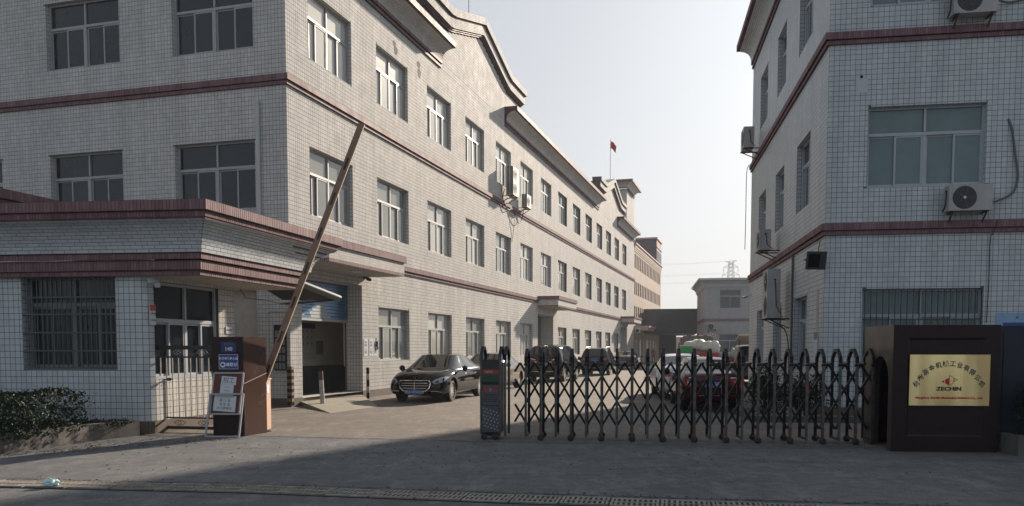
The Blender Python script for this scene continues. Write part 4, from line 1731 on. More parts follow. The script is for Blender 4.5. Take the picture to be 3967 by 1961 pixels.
# ------------------------------------------------------------------ folding gate
fg = thing('folding_gate', 'long black folding gate with steel posts and scissor bars, closed across the yard', 'gate', (0.2, 14.3, 0))
g0 = Vector((.24, 14.36, 0))
g1 = Vector((5.96, 13.62, 0))
NP = 23
gdir = (g1 - g0).normalized()
gn = Vector((-gdir.y, gdir.x, 0))        # away from the camera
pitch = (g1 - g0).length / (NP - 1)
D = .52
pm_ = MB()
pm_.box((0, 0, .75), (.040, .040, 1.37))
front_post = pm_.mesh('post', M['gate_post'])
pm_ = MB()
pm_.box((0, 0, .75), (.045, .045, 1.37))
rear_post = pm_.mesh('post', M['gate_black'])
ang = math.atan2(gdir.y, gdir.x)
RG = Matrix.Rotation(ang, 4, 'Z')
arch = MB()
prof = [(0, 1.36), (.0, 1.44), (.18, 1.575), (.34, 1.575), (D, 1.44), (D, 1.36)]
for (a, z0), (c, z1) in zip(prof[:-1], prof[1:]):
    arch.bar((0, a, z0), (0, c, z1), .052, .05, up=(1, 0, 0))
arch_me = arch.mesh('arch_cap', M['gate_black'])
arch.box((0, .3, 1.60), (.062, .10, .02))
wh = MB()
wh.lathe((0, -.018, 0), (0, 1, 0), [(0, 0), (.05, 0), (.058, .006), (.058, .034), (.05, .04), (0, .04)], 18)
wheel_me = wh.mesh('wheel', M['rubber'], True)
ft = MB()
ft.box((0, .26, .085), (.03, .54, .03))
foot_me = ft.mesh('foot_bar', M['iron_grey'])
cl = MB()
cl.box((0, 0, 1.325), (.072, .05, .035))
collar_me = cl.mesh('collar', M['gate_black'])
col_st = MB()
for i in range(NP):
    p = g0 + gdir * pitch * i
    mw = Matrix.Translation(p) @ RG
    link('post', front_post, fg, mw)
    link('post', rear_post, fg, mw @ Matrix.Translation((0, D, 0)))
    link('arch_cap', arch_me, fg, mw)
    link('collar', collar_me, fg, mw)
    link('foot_bar', foot_me, fg, mw)
    if i % 2 == 1:
        link('wheel', wheel_me, fg, mw @ Matrix.Translation((0, -.03, .058)))
        link('wheel', wheel_me, fg, mw @ Matrix.Translation((0, D + .0, .058)))
        b = MB()
        b.box((0, -.0, .17), (.045, .045, .22))
        link('rusty_sleeve', b.mesh('rusty_sleeve', M['rust']), fg, mw)
    # coloured reflective tape remnants
for i in range(NP):
    if i % 2 == 0 or i in (3, 9, 15):
        b = MB()
        b.box((0, 0, 1.0 + .12 * math.sin(i * 2.3)), (.0425, .0425, .10 + .05 * math.cos(i)))
        link('reflective_tape', b.mesh('reflective_tape', M['green_tape' if i % 4 == 0 else 'red_tape'] if 'green_tape' in M else mat('green_tape', (.015, .07, .045), .5, var=.3) if i % 4 == 0 else mat('red_tape', (.16, .05, .035), .5, var=.4)), fg, Matrix.Translation(g0 + gdir * pitch * i) @ RG)
    if 'green_tape' in M and 'red_tape' not in M:
        mat('red_tape', (.16, .05, .035), .5, var=.4)

Ztop, dz = 1.35, .225 * 2


def sx_pt(k, z, side):
    return g0 + gdir * pitch * k + zv * z + gn * (.24 if side == 0 else D - .24)


seen = set()
for side in (0, 1):
    for k in range(-3, NP):
        for sgn in (1, -1):
            # one long bar spans two and a half bays from its top node
            k0 = k + .5
            z0 = Ztop
            k1 = k0 + sgn * 2.5
            z1 = Ztop - 5 * .222
            # clip to the gate's length
            a, za, c, zc_ = k0, z0, k1, z1
            lo_, hi_ = -0.85, NP - 1 + .5
            if max(a, c) < lo_ or min(a, c) > hi_:
                continue

            def cut(a, za, c, zc_, lim, low):
                t = (lim - a) / (c - a)
                return lim, za + (zc_ - za) * t
            if a < lo_:
                a, za = cut(a, za, c, zc_, lo_, 1)
            if a > hi_:
                a, za = cut(a, za, c, zc_, hi_, 1)
            if c < lo_:
                c, zc_ = cut(a, za, c, zc_, lo_, 1)
            if c > hi_:
                c, zc_ = cut(a, za, c, zc_, hi_, 1)
            if abs(a - c) < .3:
                continue
            b = MB()
            o_ = gn * (.018 * sgn)
            b.bar(sx_pt(a, za, side) + o_, sx_pt(c, zc_, side) + o_, .034, .016, up=tuple(gn))
            b.build('scissor_bar', M['gate_black'], fg)
# cross tubes at the crown of each scissor
ct = MB()
ct.cyl((0, .03, 0), (0, D - .03, 0), .022, 8)
ct_me = ct.mesh('cross_tube', M['gate_black'])
for i in range(NP - 1):
    link('cross_tube', ct_me, fg, Matrix.Translation(g0 + gdir * pitch * (i + .5) + zv * Ztop) @ RG)

# drive head
hd = g0 - gdir * .62
dv = Matrix.Translation(hd) @ RG
db = MB()
db.box((0, .30, .73), (.30, .56, 1.24))
drv = link('drive_box', db.mesh('drive_box', M['iron_grey']), fg, dv)
for x in (-.165, .165):
    b = MB()
    b.box((x, -.005, .80), (.036, .05, 1.40))
    link('head_post', b.mesh('head_post', M['gate_post']), drv, dv)
b = MB()
b.box((0, .02, 1.385), (.33, .07, .05))
link('head_rail', b.mesh('head_rail', M['iron_grey']), drv, dv)
for x in (-.165, .165, .255):
    link('arch_cap', arch_me, drv, dv @ Matrix.Translation((x, 0, .04)))
b = MB()
b.box((.255, 0, .77), (.04, .04, 1.4)).box((.255, D, .77), (.04, .04, 1.4))
link('head_post', b.mesh('head_post', M['gate_post']), drv, dv)
fz = -.028
mat('screen_dark', (.025, .022, .02), .15)
mat('screen_red', (.28, .03, .025), .3)
mat('screen_green', (.008, .05, .03), .3)
mat('panel_steel', (.085, .09, .10), .35, .5, var=.15, noise=3)
for z, h, m_ in ((1.30, .13, 'screen_dark'), (1.195, .08, 'screen_red'), (1.085, .14, 'screen_green'), (.79, .36, 'panel_steel'), (.37, .46, 'panel_steel')):  # dark, red and green fields above two steel ones
    b = MB()
    b.box((0, fz + .01, z), (.285, .02, h))
    link('panel', b.mesh('panel', M[m_]), drv, dv)
letter('欢迎光临', .032, M['white_paint'], drv, dv @ Matrix.Translation((0, fz, 0)), -.03, 1.195)
letter('百', .095, M['ink_red'], drv, dv @ Matrix.Translation((0, fz, 0)), -.085, .885, bold=.003)
letter('興', .095, M['ink_red'], drv, dv @ Matrix.Translation((0, fz, 0)), .085, .885, bold=.003)
b = MB()
b.lathe((0, fz - .004, .885), (0, 1, 0), [(0, 0), (.035, 0), (.036, .004)], 6)
link('emblem', b.mesh('emblem', M['ink_grey']), drv, dv)
for k in range(5):
    b = MB()
    b.box((0 if k else -.0, fz - .001, .80 - k * .03), (.24 if k != 1 else .16, .002, .010))
    link('print', b.mesh('print', M['ink_black']), drv, dv)
for r in range(6):
    for c_ in range(5):
        x, z = -.12 + c_ * .058 + (r % 2) * .02, .56 - r * .062 - c_ * .018
        if abs(x) < .135 and z > .17:
            b = MB()
            b.lathe((x, fz - .002, z), (0, 1, 0), [(.006, 0), (.011, 0), (.011, .002)], 8)
            link('emblem', b.mesh('emblem', M['paper']), drv, dv)
for x in (-.11, .09):
    link('wheel', wheel_me, drv, dv @ Matrix.Translation((x, -.03, .062)))
b = MB()
b.box((0, 0.02, .10), (.33, .05, .06))
link('bumper', b.mesh('bumper', M['gate_black']), drv, dv)

# ------------------------------------------------------------------ right gate housing with the brass plaque
rp_ = thing('gate_housing', 'big dark granite housing with an arched side slot that the folding gate slides into', 'gate pillar', (6.7, 13.3, 0))
HZ = 1.965
q0, q1 = Vector((5.90, 12.80, 0)), Vector((7.47, 12.66, 0))
fq = Frame(q0, 90 - math.degrees(math.atan2(q1.y - q0.y, q1.x - q0.x)))
WQ = (q1 - q0).length
b = MB()
# front face with bevelled recessed field
o_ = [(0, 0), (WQ, 0), (WQ, HZ), (0, HZ)]
i_ = [(.22, .24), (WQ - .22, .24), (WQ - .20, HZ - .20), (.22, HZ - .20)]
i2 = [(.25, .27), (WQ - .25, .27), (WQ - .23, HZ - .23), (.25, HZ - .23)]
V = [fq(u, v, 0) for u, v in o_] + [fq(u, v, 0) for u, v in i_] + [fq(u, v, -.018) for u, v in i2]
F = [(k, (k + 1) % 4, 4 + (k + 1) % 4, 4 + k) for k in range(4)] + [(4 + k, 4 + (k + 1) % 4, 8 + (k + 1) % 4, 8 + k) for k in range(4)] + [(8, 9, 10, 11)]
b.add(V, F)
b.add([fq(0, HZ, 0), fq(WQ, HZ, 0), fq(WQ, HZ, -1.3), fq(0, HZ, -1.3)], [(0, 1, 2, 3)])
b.add([fq(WQ, 0, 0), fq(WQ, HZ, 0), fq(WQ, HZ, -1.3), fq(WQ, 0, -1.3)], [(0, 1, 2, 3)])
b.add([fq(0, 0, -1.3), fq(0, HZ, -1.3), fq(WQ, HZ, -1.3), fq(WQ, 0, -1.3)], [(0, 1, 2, 3)])
b.build('shell', M['dark_granite'], rp_)
# left face with arched opening
b = MB()
n0, n1, zt = .18, .92, 1.48
ar = [(n0, 0)] + [((n0 + n1) / 2 - (n1 - n0) / 2 * math.cos(a), zt - .37 + .37 * math.sin(a)) for a in [math.pi * k / 12 for k in range(13)]] + [(n1, 0)]
outer = [(0, 0), (0, HZ), (1.3, HZ), (1.3, 0)]
# fan quads between arch and outer rectangle
ring = [(0, 0), (0, zt - .37)] + [(0, HZ)] * 1
def lf(n, v):
    return fq(0, v, -n)
b.add([lf(0, 0), lf(n0, 0), lf(n0, zt - .37), lf(0, zt - .37)], [(0, 1, 2, 3)])
b.add([lf(n1, 0), lf(1.3, 0), lf(1.3, zt - .37), lf(n1, zt - .37)], [(0, 1, 2, 3)])
arc = ar[1:-1]
for k in range(len(arc) - 1):
    b.add([lf(*arc[k]), lf(*arc[k + 1]), lf(1.3 * (k + 1) / 12, HZ), lf(1.3 * k / 12, HZ)], [(0, 1, 2, 3)])
b.add([lf(0, zt - .37), lf(*arc[0]), lf(0, HZ)], [(0, 1, 2)])
b.add([lf(1.3, zt - .37), lf(*arc[-1]), lf(1.3, HZ)], [(0, 1, 2)])
for (a_, c_) in zip(ar[:-1], ar[1:]):
    b.add([lf(*a_), lf(*c_), lf(*c_) + fq.U * .12, lf(*a_) + fq.U * .12], [(0, 1, 2, 3)])
b.build('arched_side', M['brown_tone'], rp_)  # brown reflection on the dark granite put into this face's colour
b = MB()
b.box(fq(.9, .75, -.6), (1.1, .9, 1.4))
b.build('dark_backing', M['black_void'], rp_)
# plaque
pq = thing('brass_plaque', 'bright brass company plaque with navy Chinese arc lettering on the dark gate housing', 'plaque', fq(.80, 1.10, .01))
PW, PH = 1.185, .785
cu = (6.735 - q0.x) / fq.U.x
pmw = fq.mat4(cu, 1.115, .012)
b = MB()
b.box((0, 0, 0), (PW, .014, PH))
brs = bpy.data.materials.new('brushed_brass')
brs.use_nodes = True
t_ = brs.node_tree
bs = t_.nodes['Principled BSDF']
bs.inputs['Metallic'].default_value = .65
bs.inputs['Roughness'].default_value = .38
bs.inputs['Base Color'].default_value = (.93, .76, .36, 1)
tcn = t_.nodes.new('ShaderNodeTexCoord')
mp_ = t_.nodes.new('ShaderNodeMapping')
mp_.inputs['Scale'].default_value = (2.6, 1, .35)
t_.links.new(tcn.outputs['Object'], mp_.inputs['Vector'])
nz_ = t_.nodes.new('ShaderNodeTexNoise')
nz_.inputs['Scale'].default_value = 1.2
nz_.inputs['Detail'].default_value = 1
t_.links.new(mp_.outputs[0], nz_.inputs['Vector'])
rm = t_.nodes.new('ShaderNodeMapRange')
rm.inputs['From Min'].default_value = .35
rm.inputs['From Max'].default_value = .65
rm.inputs['To Min'].default_value = .18
rm.inputs['To Max'].default_value = .36
t_.links.new(nz_.outputs[0], rm.inputs['Value'])
t_.links.new(rm.outputs[0], bs.inputs['Roughness'])
bp_ = t_.nodes.new('ShaderNodeBump')
bp_.inputs['Strength'].default_value = .6
bp_.inputs['Distance'].default_value = .035
t_.links.new(nz_.outputs[0], bp_.inputs['Height'])
t_.links.new(bp_.outputs[0], bs.inputs['Normal'])
tm = t_.nodes.new('ShaderNodeMix')          # darker bands put reflections into the brass colour
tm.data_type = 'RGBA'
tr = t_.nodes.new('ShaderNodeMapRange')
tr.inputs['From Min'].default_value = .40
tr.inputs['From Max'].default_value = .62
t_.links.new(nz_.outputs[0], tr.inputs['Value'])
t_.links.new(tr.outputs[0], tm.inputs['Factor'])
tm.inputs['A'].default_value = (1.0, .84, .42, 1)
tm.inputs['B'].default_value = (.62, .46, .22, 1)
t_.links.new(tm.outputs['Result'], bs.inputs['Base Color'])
MATS['brushed_brass'] = brs
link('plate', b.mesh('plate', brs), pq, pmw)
TXT = '杭州浙金机械工业有限公司'
fm = pmw @ Matrix.Translation((0, -.008, 0))
n_ = len(TXT)
# shallow arc through the letter centres
Rr = .565
ccz = -.335
for k, ch in enumerate(TXT):
    a = R(-61 + 122 * k / (n_ - 1))
    x, z = Rr * .97 * math.sin(a) - .01, -.355 + .605 * math.cos(a)
    link('lettering', text_mesh(ch, .098, M['ink_navy'], bold=.0020, sx=.95), pq, fm @ Matrix.Translation((x, -.001, z)) @ Matrix.Rotation(a * .62, 4, 'Y'))
letter('ZECHIN', .078, M['ink_black'], pq, fm, -.005, -.135, bold=.0035, sx=1.32)
letter('Hangzhou Zechin Mechanical Industry Co., Ltd.', .046, M['ink_red'], pq, fm, 0, -.272, bold=.0022, sx=1.13)


def flatp(pts, m_, name='emblem'):
    b = MB()
    b.prism([(x, -.001, z) for x, z in pts], (0, -.0012, 0))
    link(name, b.mesh(name, M[m_]), pq, fm)


def outline(pts, w=.0055):
    b = MB()
    n = len(pts)
    for k in range(n):
        (x0, z0), (x1, z1) = pts[k], pts[(k + 1) % n]
        b.bar((x0, -.0015, z0), (x1, -.0015, z1), w, .0015, up=(0, 1, 0))
    link('emblem', b.mesh('emblem', M['ink_red']), pq, fm)


flatp([(-.120, -.020), (-.080, -.042), (-.080, .002)], 'ink_red')
flatp([(-.066, -.045), (-.004, -.083), (-.004, .040), (-.066, .008)], 'ink_red')
outline([(-.002, -.083), (-.002, .075), (.058, .045), (.058, -.045)])
outline([(.074, .034), (.074, -.020), (.118, .008)])

# wall continuing to the right of the housing
rw = thing('side_wall', 'dark bluish stone wall continuing right of the gate housing', 'wall', (8.6, 13.1, 0))
b = MB()
b.prism([(7.50, 12.85, 0), (11.5, 12.35, 0), (11.5, 13.3, 0), (7.50, 13.8, 0)], (0, 0, 1.955))
b.build('wall', M['blue_granite'], rw)
for x0, x1, z0, z1 in ((7.62, 8.6, .05, 1.85), (8.62, 9.6, .05, 1.85), (9.62, 10.6, .05, 1.85)):
    b = MB()
    fy = lambda x: 12.85 - (x - 7.5) * .125 - .012
    b.prism([(x0, fy(x0), z0), (x1, fy(x1), z0), (x1, fy(x1), z1), (x0, fy(x0), z1)], (0, .02, 0))
    b.build('stone_slab', M['blue_granite'], rw)
ps_ = thing('blue_poster', 'pale blue printed poster on the office wall above the dark side wall', 'poster', FF(4.5, 2.1, .01))
b = MB()
b.fbox(FF, (3.80, 5.6), (1.6, 2.42), (.008, .02))
b.build('board', M['poster_blue'], ps_)
b = MB()
b.fbox(FF, (3.95, 5.4), (1.6, 2.2), (.021, .023))
b.build('print', M['sign_blue'], ps_)
letter('★', .12, M['yellow'], ps_, FF.mat4(4.25, 2.31, .02))
kt = thing('planter_kerb', 'low concrete kerb of the plant bed at the right edge', 'kerb', (7.9, 12.2, 0))
b = MB()
b.prism([(7.55, 12.25, 0), (11.0, 11.8, 0), (11.0, 12.0, 0), (7.65, 12.45, 0)], (0, 0, .30))
b.prism([(7.55, 12.25, 0), (7.65, 12.45, 0), (7.7, 12.8, 0), (7.55, 12.8, 0)], (0, 0, .30))
b.build('kerb', M['kerb_concrete'], kt)
shrub('shrub', 'dark leafy shrub in front of the bluish wall at the right edge', 'shrub', (8.35, 12.25, .2), (.78, .45, 1.0), 1500, .09, seed=12)
gv = MB()
rnd = random.Random(77)
for k in range(900):
    q = rnd.random()
    if q < .45:
        t = rnd.random()
        x, y = -8.0 + 12.5 * t, 10.22 - 1.95 * t + abs(rnd.gauss(0, .12))
    elif q < .75:
        t = rnd.random()
        x, y = -7.5 + 2.6 * t + rnd.gauss(0, .1), 12.9 + 2.0 * t + rnd.gauss(0, .15) - .3
    else:
        x, y = rnd.uniform(-6, 6), rnd.uniform(10.5, 14.0)
    s_ = rnd.uniform(.006, .017)
    a = rnd.uniform(0, 3.14)
    gv.box((x, y, .006 + s_ * .25), (s_ * 1.6, s_, s_ * .6), Matrix.Rotation(a, 3, 'Z'))
gv.build('gravel', M['kerb_concrete'], None, kind='stuff')
dl = MB()
for k in range(260):
    t = rnd.random()
    x, y = -9.5 + 3.2 * t + rnd.gauss(0, .25), 10.9 + 3.8 * t * t + rnd.gauss(0, .18)
    a = rnd.uniform(0, 6.28)
    L_ = rnd.uniform(.02, .045)
    c, s2 = math.cos(a), math.sin(a)
    z = .012 + rnd.uniform(0, .01)
    dl.add([(x - c * L_, y - s2 * L_, z), (x + s2 * L_ * .5, y - c * L_ * .5, z + .008), (x + c * L_, y + s2 * L_, z), (x - s2 * L_ * .5, y + c * L_ * .5, z + .006)], [(0, 1, 2, 3)])
mat('dead_leaf', (.10, .06, .03), .7, island=.5)
dl.build('fallen_leaves', M['dead_leaf'], None, kind='stuff')
# shrubs at the foot of the office block
shrub('shrub', 'round dark shrub close behind the red car', 'shrub', (5.75, 18.6, 0), (.42, .5, 1.12), 3000, .06, seed=21, group='round shrubs at the foot of the office block')
shrub('shrub', 'lower round dark shrub nearest the office corner', 'shrub', (6.45, 18.3, 0), (.50, .5, .92), 3000, .06, seed=22, group='round shrubs at the foot of the office block')
pk2 = thing('planter_kerb', 'low kerb round the shrubs beside the office corner', 'kerb', (6.8, 18.2, 0))
b = MB()
for a_, c_ in (((5.3, 17.95), (8.9, 17.5)), ((5.3, 17.95), (5.5, 20.3))):
    b.bar((*a_, .07), (*c_, .07), .12, .14)
b.build('kerb', M['kerb_concrete'], pk2)
bag = thing('plastic_bag', 'crumpled pale plastic bag lying on the drain grates', 'plastic bag', (-5.32, 9.45, .03))
bm = bmesh.new()
bmesh.ops.create_icosphere(bm, subdivisions=3, radius=1)
rnd = random.Random(5)
from mathutils import noise as mn
for v in bm.verts:
    k = 1 + .45 * mn.noise(v.co * 2.3) + .25 * mn.noise(v.co * 6)
    v.co = Vector((v.co.x * .09 * k, v.co.y * .06 * k, max(-.02, v.co.z * .065 * k)))
me = bpy.data.meshes.new('film')
bm.to_mesh(me)
bm.free()
me.materials.append(M['plastic_bag'])
link('film', me, bag, Matrix.Translation((-5.32, 9.45, .045)))

# ------------------------------------------------------------------ air conditioners
def ac_unit(label, fr, u0, u1, v0, v1, n0, n1, fans=1, mirror=False, louvre=False, group='outdoor air conditioner units on the walls'):
    r_ = thing('air_conditioner', label, 'air conditioner', fr((u0 + u1) / 2, v0, 0), group=group)
    b = MB()
    b.fbox(fr, (u0, u1), (v0, v1), (n0, n1))
    b.build('casing', M['ac_white'], r_)
    w, h = u1 - u0, v1 - v0
    for k in range(fans):
        cu = u0 + w * (.36 if not mirror else .64)
        cv = v0 + h * ((k + .5) / fans)
        rad = min(w * .30, h / fans * .42)
        b = MB()
        b.lathe(fr(cu, cv, n1 + .001), fr.N, [(0, .002), (rad, .004), (rad * 1.06, 0)], 24)
        fn = b.build('fan_opening', M['ac_dark'], r_)
        for j in range(1, 5):
            b = MB()
            b.lathe(fr(cu, cv, n1 + .008), fr.N, [(rad * j / 4.4 - .004, 0), (rad * j / 4.4, .004), (rad * j / 4.4 + .004, 0)], 24)
            b.build('grille_ring', M['ac_grille'], fn)
        b = MB()
        for j in range(5):
            a = j * 2 * math.pi / 5
            c0 = fr(cu + rad * .15 * math.cos(a), cv + rad * .15 * math.sin(a), n1 + .006)
            c1 = fr(cu + rad * .95 * math.cos(a), cv + rad * .95 * math.sin(a), n1 + .006)
            b.bar(c0, c1, rad * .05, .003, up=tuple(fr.N))
        b.build('spokes', M['ac_grille'], fn)
        b = MB()
        b.cyl(fr(cu, cv, n1 + .004), fr(cu, cv, n1 + .02), rad * .13, 12)
        b.build('hub', M['paper'], fn)
    # louvred side facing the street
    b = MB()
    rows = int(h / .055) if louvre else 0
    if not louvre:
        b.bar(fr(u0 - .012, v0 + h * .75, n0 + .16), fr(u0 - .012, v0 + h * .25, n0 + .12), .02)
        b.bar(fr(u0 - .012, v0 + h * .25, n0 + .12), fr(u0 - .02, v0 + .02, n0 - .05), .02)
        b.box(fr(u0 - .01, v0 + h * .78, n0 + .17), (.05, .02, .05))
    for k in range(rows):
        for j in range(2):
            a0 = n0 + (n1 - n0) * (.12 + .44 * j)
            b.fbox(fr, (u0 - .004, u0 - .001), (v0 + .05 + k * .055, v0 + .05 + k * .055 + .034), (a0, a0 + (n1 - n0) * .32))
    lo = b.build('louvre' if louvre else 'hose', M['ac_dark'], r_, kind='stuff')
    for u in (u0 + .1, u1 - .1):
        b = MB()
        b.bar(fr(u, v0 - .02, .005), fr(u, v0 - .02, n1 + .03), .035)
        b.bar(fr(u, v0 - .30, .01), fr(u, v0 - .03, n1 - .05), .03)
        b.build('wall_bracket', M['rust'], r_)
    return r_


ac_unit('tall double fan unit between the top floor windows of the factory', FA, 19.85, 20.80, 9.22, 10.60, .22, .60, 2, louvre=True)
ac_unit('small unit right of the tall double fan unit on the factory', FA, 22.8, 23.62, 9.10, 9.78, .20, .50, 1, louvre=True)
ac_unit('unit under the middle row of side windows of the office block', FS, 6.6, 7.45, 4.72, 5.36, .28, .64, 1)
ac_unit('large dirty double fan unit low on the office side wall', FS, 4.55, 5.5, 2.50, 3.93, .28, .66, 2)
ac_unit('unit high on the far end of the office side wall against the sky', FS, 11.2, 12.1, 9.0, 9.75, .28, .66, 1)
ac_unit('unit under the middle window on the office front', FF, 2.58, 3.50, 4.72, 5.30, .10, .40, 1)
ac_unit('unit under the top window on the office front', FF, 2.56, 3.48, 9.08, 9.68, .10, .40, 1)


def cable(label, pts, r=.012, m='cable', name='cable'):
    t_ = thing(name, label, 'cable', pts[0])
    b = MB()
    # smooth with catmull-rom
    P = [Vector(p) for p in pts]
    out = []
    for i in range(len(P) - 1):
        p0, p1, p2, p3 = P[max(i - 1, 0)], P[i], P[i + 1], P[min(i + 2, len(P) - 1)]
        for k in range(5):
            t = k / 5
            out.append(.5 * ((2 * p1) + (-p0 + p2) * t + (2 * p0 - 5 * p1 + 4 * p2 - p3) * t * t + (-p0 + 3 * p1 - 3 * p2 + p3) * t ** 3))
    out.append(P[-1])
    b.tube(out, r, 6)
    b.build('cable_run', M[m], t_)
    return t_


cable('grey insulated hose looping from a wall hole to the middle unit on the office front', [FF(3.92, 6.81, .01), FF(3.99, 6.55, .05), FF(4.08, 6.0, .04), FF(4.15, 5.5, .04), FF(4.05, 5.15, .05), FF(3.75, 4.98, .1), FF(3.5, 4.9, .25)], .024, 'ac_grille')
cable('grey hose running to the top unit on the office front', [FF(3.48, 9.4, .25), FF(3.8, 9.36, .1), FF(4.2, 9.45, .04), FF(4.9, 9.6, .03)], .024, 'ac_grille')
cable('thin black cable running down the office front beside the ground floor window', [FF(3.72, 4.5, .12), FF(3.66, 4.25, .09), FF(3.62, 4.1, .02), FF(3.62, 3.2, .02), FF(3.60, 2.2, .02)], .009)
cable('black cables dangling below the factory air conditioners', [FA(19.8, 9.5, .15), FA(19.7, 9.0, .1), FA(20.4, 8.6, .14), FA(21.2, 8.75, .14), FA(21.6, 8.55, .16), FA(22.4, 8.2, .14), FA(23.1, 8.5, .12), FA(23.2, 9.1, .2)], .022)
cable('tan cable end hanging below the purple band of the factory', [FA(21.6, 8.6, .13), FA(21.65, 8.2, .12), FA(21.7, 7.6, .05), FA(21.5, 7.1, .03)], .014, 'cable_tan')
cable('cable hanging free at the far edge of the office block', [FS(14.0, 8.95, .12), FS(14.1, 8.6, .2), FS(14.15, 7.0, .2), FS(14.1, 5.6, .22)], .014)
cable('cable hanging below the double fan unit on the office side wall', [FS(4.9, 2.9, .7), FS(4.6, 2.45, .5), FS(4.45, 2.0, .1), FS(4.4, .6, .03)], .016)
op = thing('downpipe', 'slim grey pipe running down the office side wall', 'pipe', FS(4.05, 0, .04))
b = MB()
b.cyl(FS(4.08, .1, .04), FS(4.08, 4.25, .04), .032, 10)
b.build('pipe', M['ac_grille'], op, True)


def floodlight(label, c, w, h, m='ac_dark', yaw=0.0):
    r_ = thing('floodlight', label, 'floodlight', c)
    mw = Matrix.Translation(c) @ Matrix.Rotation(yaw, 4, 'Z') @ Matrix.Rotation(R(14), 4, 'X')
    b = MB()
    b.prism([(-w / 2, -.03, -h / 2), (w / 2, -.03, -h / 2), (w / 2, -.03, h / 2), (-w / 2, -.03, h / 2)], (0, .05, 0))
    b.prism([(-w * .35, .02, -h * .35), (w * .35, .02, -h * .35), (w * .35, .02, h * .35), (-w * .35, .02, h * .35)], (0, .07, 0))
    link('housing', b.mesh('housing', M[m]), r_, mw)
    b = MB()
    b.box((-w * .12, -.033, 0), (w * .56, .006, h * .72))
    link('lamp_glass', b.mesh('lamp_glass', M['car_glass']), r_, mw)
    b = MB()
    b.bar((-w / 2 - .01, 0, 0), (-w / 2 - .01, .14, 0), .02)
    b.bar((w / 2 + .01, 0, 0), (w / 2 + .01, .14, 0), .02)
    b.bar((-w / 2 - .01, .14, 0), (w / 2 + .01, .14, 0), .02)
    link('yoke', b.mesh('yoke', M['iron_grey']), r_, mw)


floodlight('black floodlight on the near corner of the office block', (7.12, 19.50, 3.66), .46, .42)
floodlight('pale framed floodlight under the farthest canopy of the factory', FA(62.9, 3.4, 1.1), .5, .45, 'paper')
cable('short cable curling down to the black floodlight', [FS(.45, 4.2, .02), FS(.6, 4.0, .03), FS(.5, 3.85, .05)], .009)
rt, mw = board('vertical_nameplate', 'tall narrow white board on the office side wall behind the gate', 'sign', FS, .50, .86, .9, 2.02, 'paper', .014, .02)
b = MB()
b.box((0, -.003, .46), (.34, .004, .18))
link('header', b.mesh('header', M['sign_blue']), rt, mw)

# ------------------------------------------------------------------ far buildings
tan = thing('tan_building', 'tan four storey building with rows of narrow windows beyond the factory', 'building', FA(67.85, 0, 0))
TB = Frame(FA(67.85, 0, -.02), 16.2)
TL = 26.6
b = MB()
hT = [(.75 + k * 1.51 - .45, .75 + k * 1.51 + .45, z0, z1, .28) for z0, z1 in ((10.15, 11.62), (7.35, 8.75), (4.9, 6.15)) for k in range(17)]
wall_backing(b, TB, 0, TL, 0, 12.1, hT, .28)
b.fbox(TB, (0.01, TL), (0, 12.1), (-12, -.5))
b.quad(TB(TL, 0), TB(TL, 12.1), TB(TL, 12.1, -.6), TB(TL, 0, -.6))
b.build('wall', M['tan_render'], tan)
for z0, z1, o in ((12.1, 12.3, .05), (12.3, 12.62, .10), (12.62, 12.75, .22), (11.86, 11.94, .05)):
    b = MB()
    b.fbox(TB, (0, TL + o), (z0, z1), (-12, o))
    b.build('cornice', M['pink_trim'], tan)
wm = MB()
wm.box((0, 0, 0), (.86, .10, 1.55))
wme = wm.mesh('window', M['pvc'])
pn = MB()
pn.box((0, 0, 0), (.70, .12, 1.45))
pnm = pn.mesh('pane', M['dark_glass'])
wr = {}
for z0, z1 in ((10.15, 11.62), (7.35, 8.75), (4.9, 6.15)):
    for k in range(17):
        u = .75 + k * 1.51
        s_ = (z1 - z0) / 1.55
        mw = TB.mat4(u, (z0 + z1) / 2, -.30) @ Matrix.Diagonal((1, 1, s_, 1))
        w_ = link('window', wme, tan, mw)
        link('pane', pnm, w_, mw @ Matrix.Translation((0, -.01, 0)))
b = MB()
b.fbox(TB, (20.7, TL), (12.7, 15.75), (-5, -.02))
b.build('stair_tower', M['stair_purple'], tan)
b = MB()
b.fbox(TB, (20.8, TL + .02), (12.75, 15.6), (-.02, .02))
b.build('tower_face', M['tan_render'], tan)
b = MB()
b.fbox(TB, (20.55, TL + .15), (15.75, 15.95), (-5.1, .14))
b.fbox(TB, (20.7, TL + .1), (14.7, 14.85), (-.02, .10))
b.build('tower_cap', M['pink_trim'], tan)
for k in range(4):
    mw = TB.mat4(21.6 + k * 1.4, 13.55, .02)
    w_ = link('window', wme, tan, mw)
    link('pane', pnm, w_, mw @ Matrix.Translation((0, -.01, 0)))
b = MB()
b.fbox(TB, (.3, 22), (3.55, 3.78), (0, 1.5))
b.fbox(TB, (.3, 22), (3.80, 4.02), (0, 1.65))
b.build('porch_roof', M['pink_trim'], tan)
for k in range(6):
    b = MB()
    b.fbox(TB, (1.2 + k * 3.2, 2.6 + k * 3.2), (.1, 2.6), (.0, .05))
    b.build('door', M['soffit' if k % 2 == 0 else 'grey_shutter'], tan)

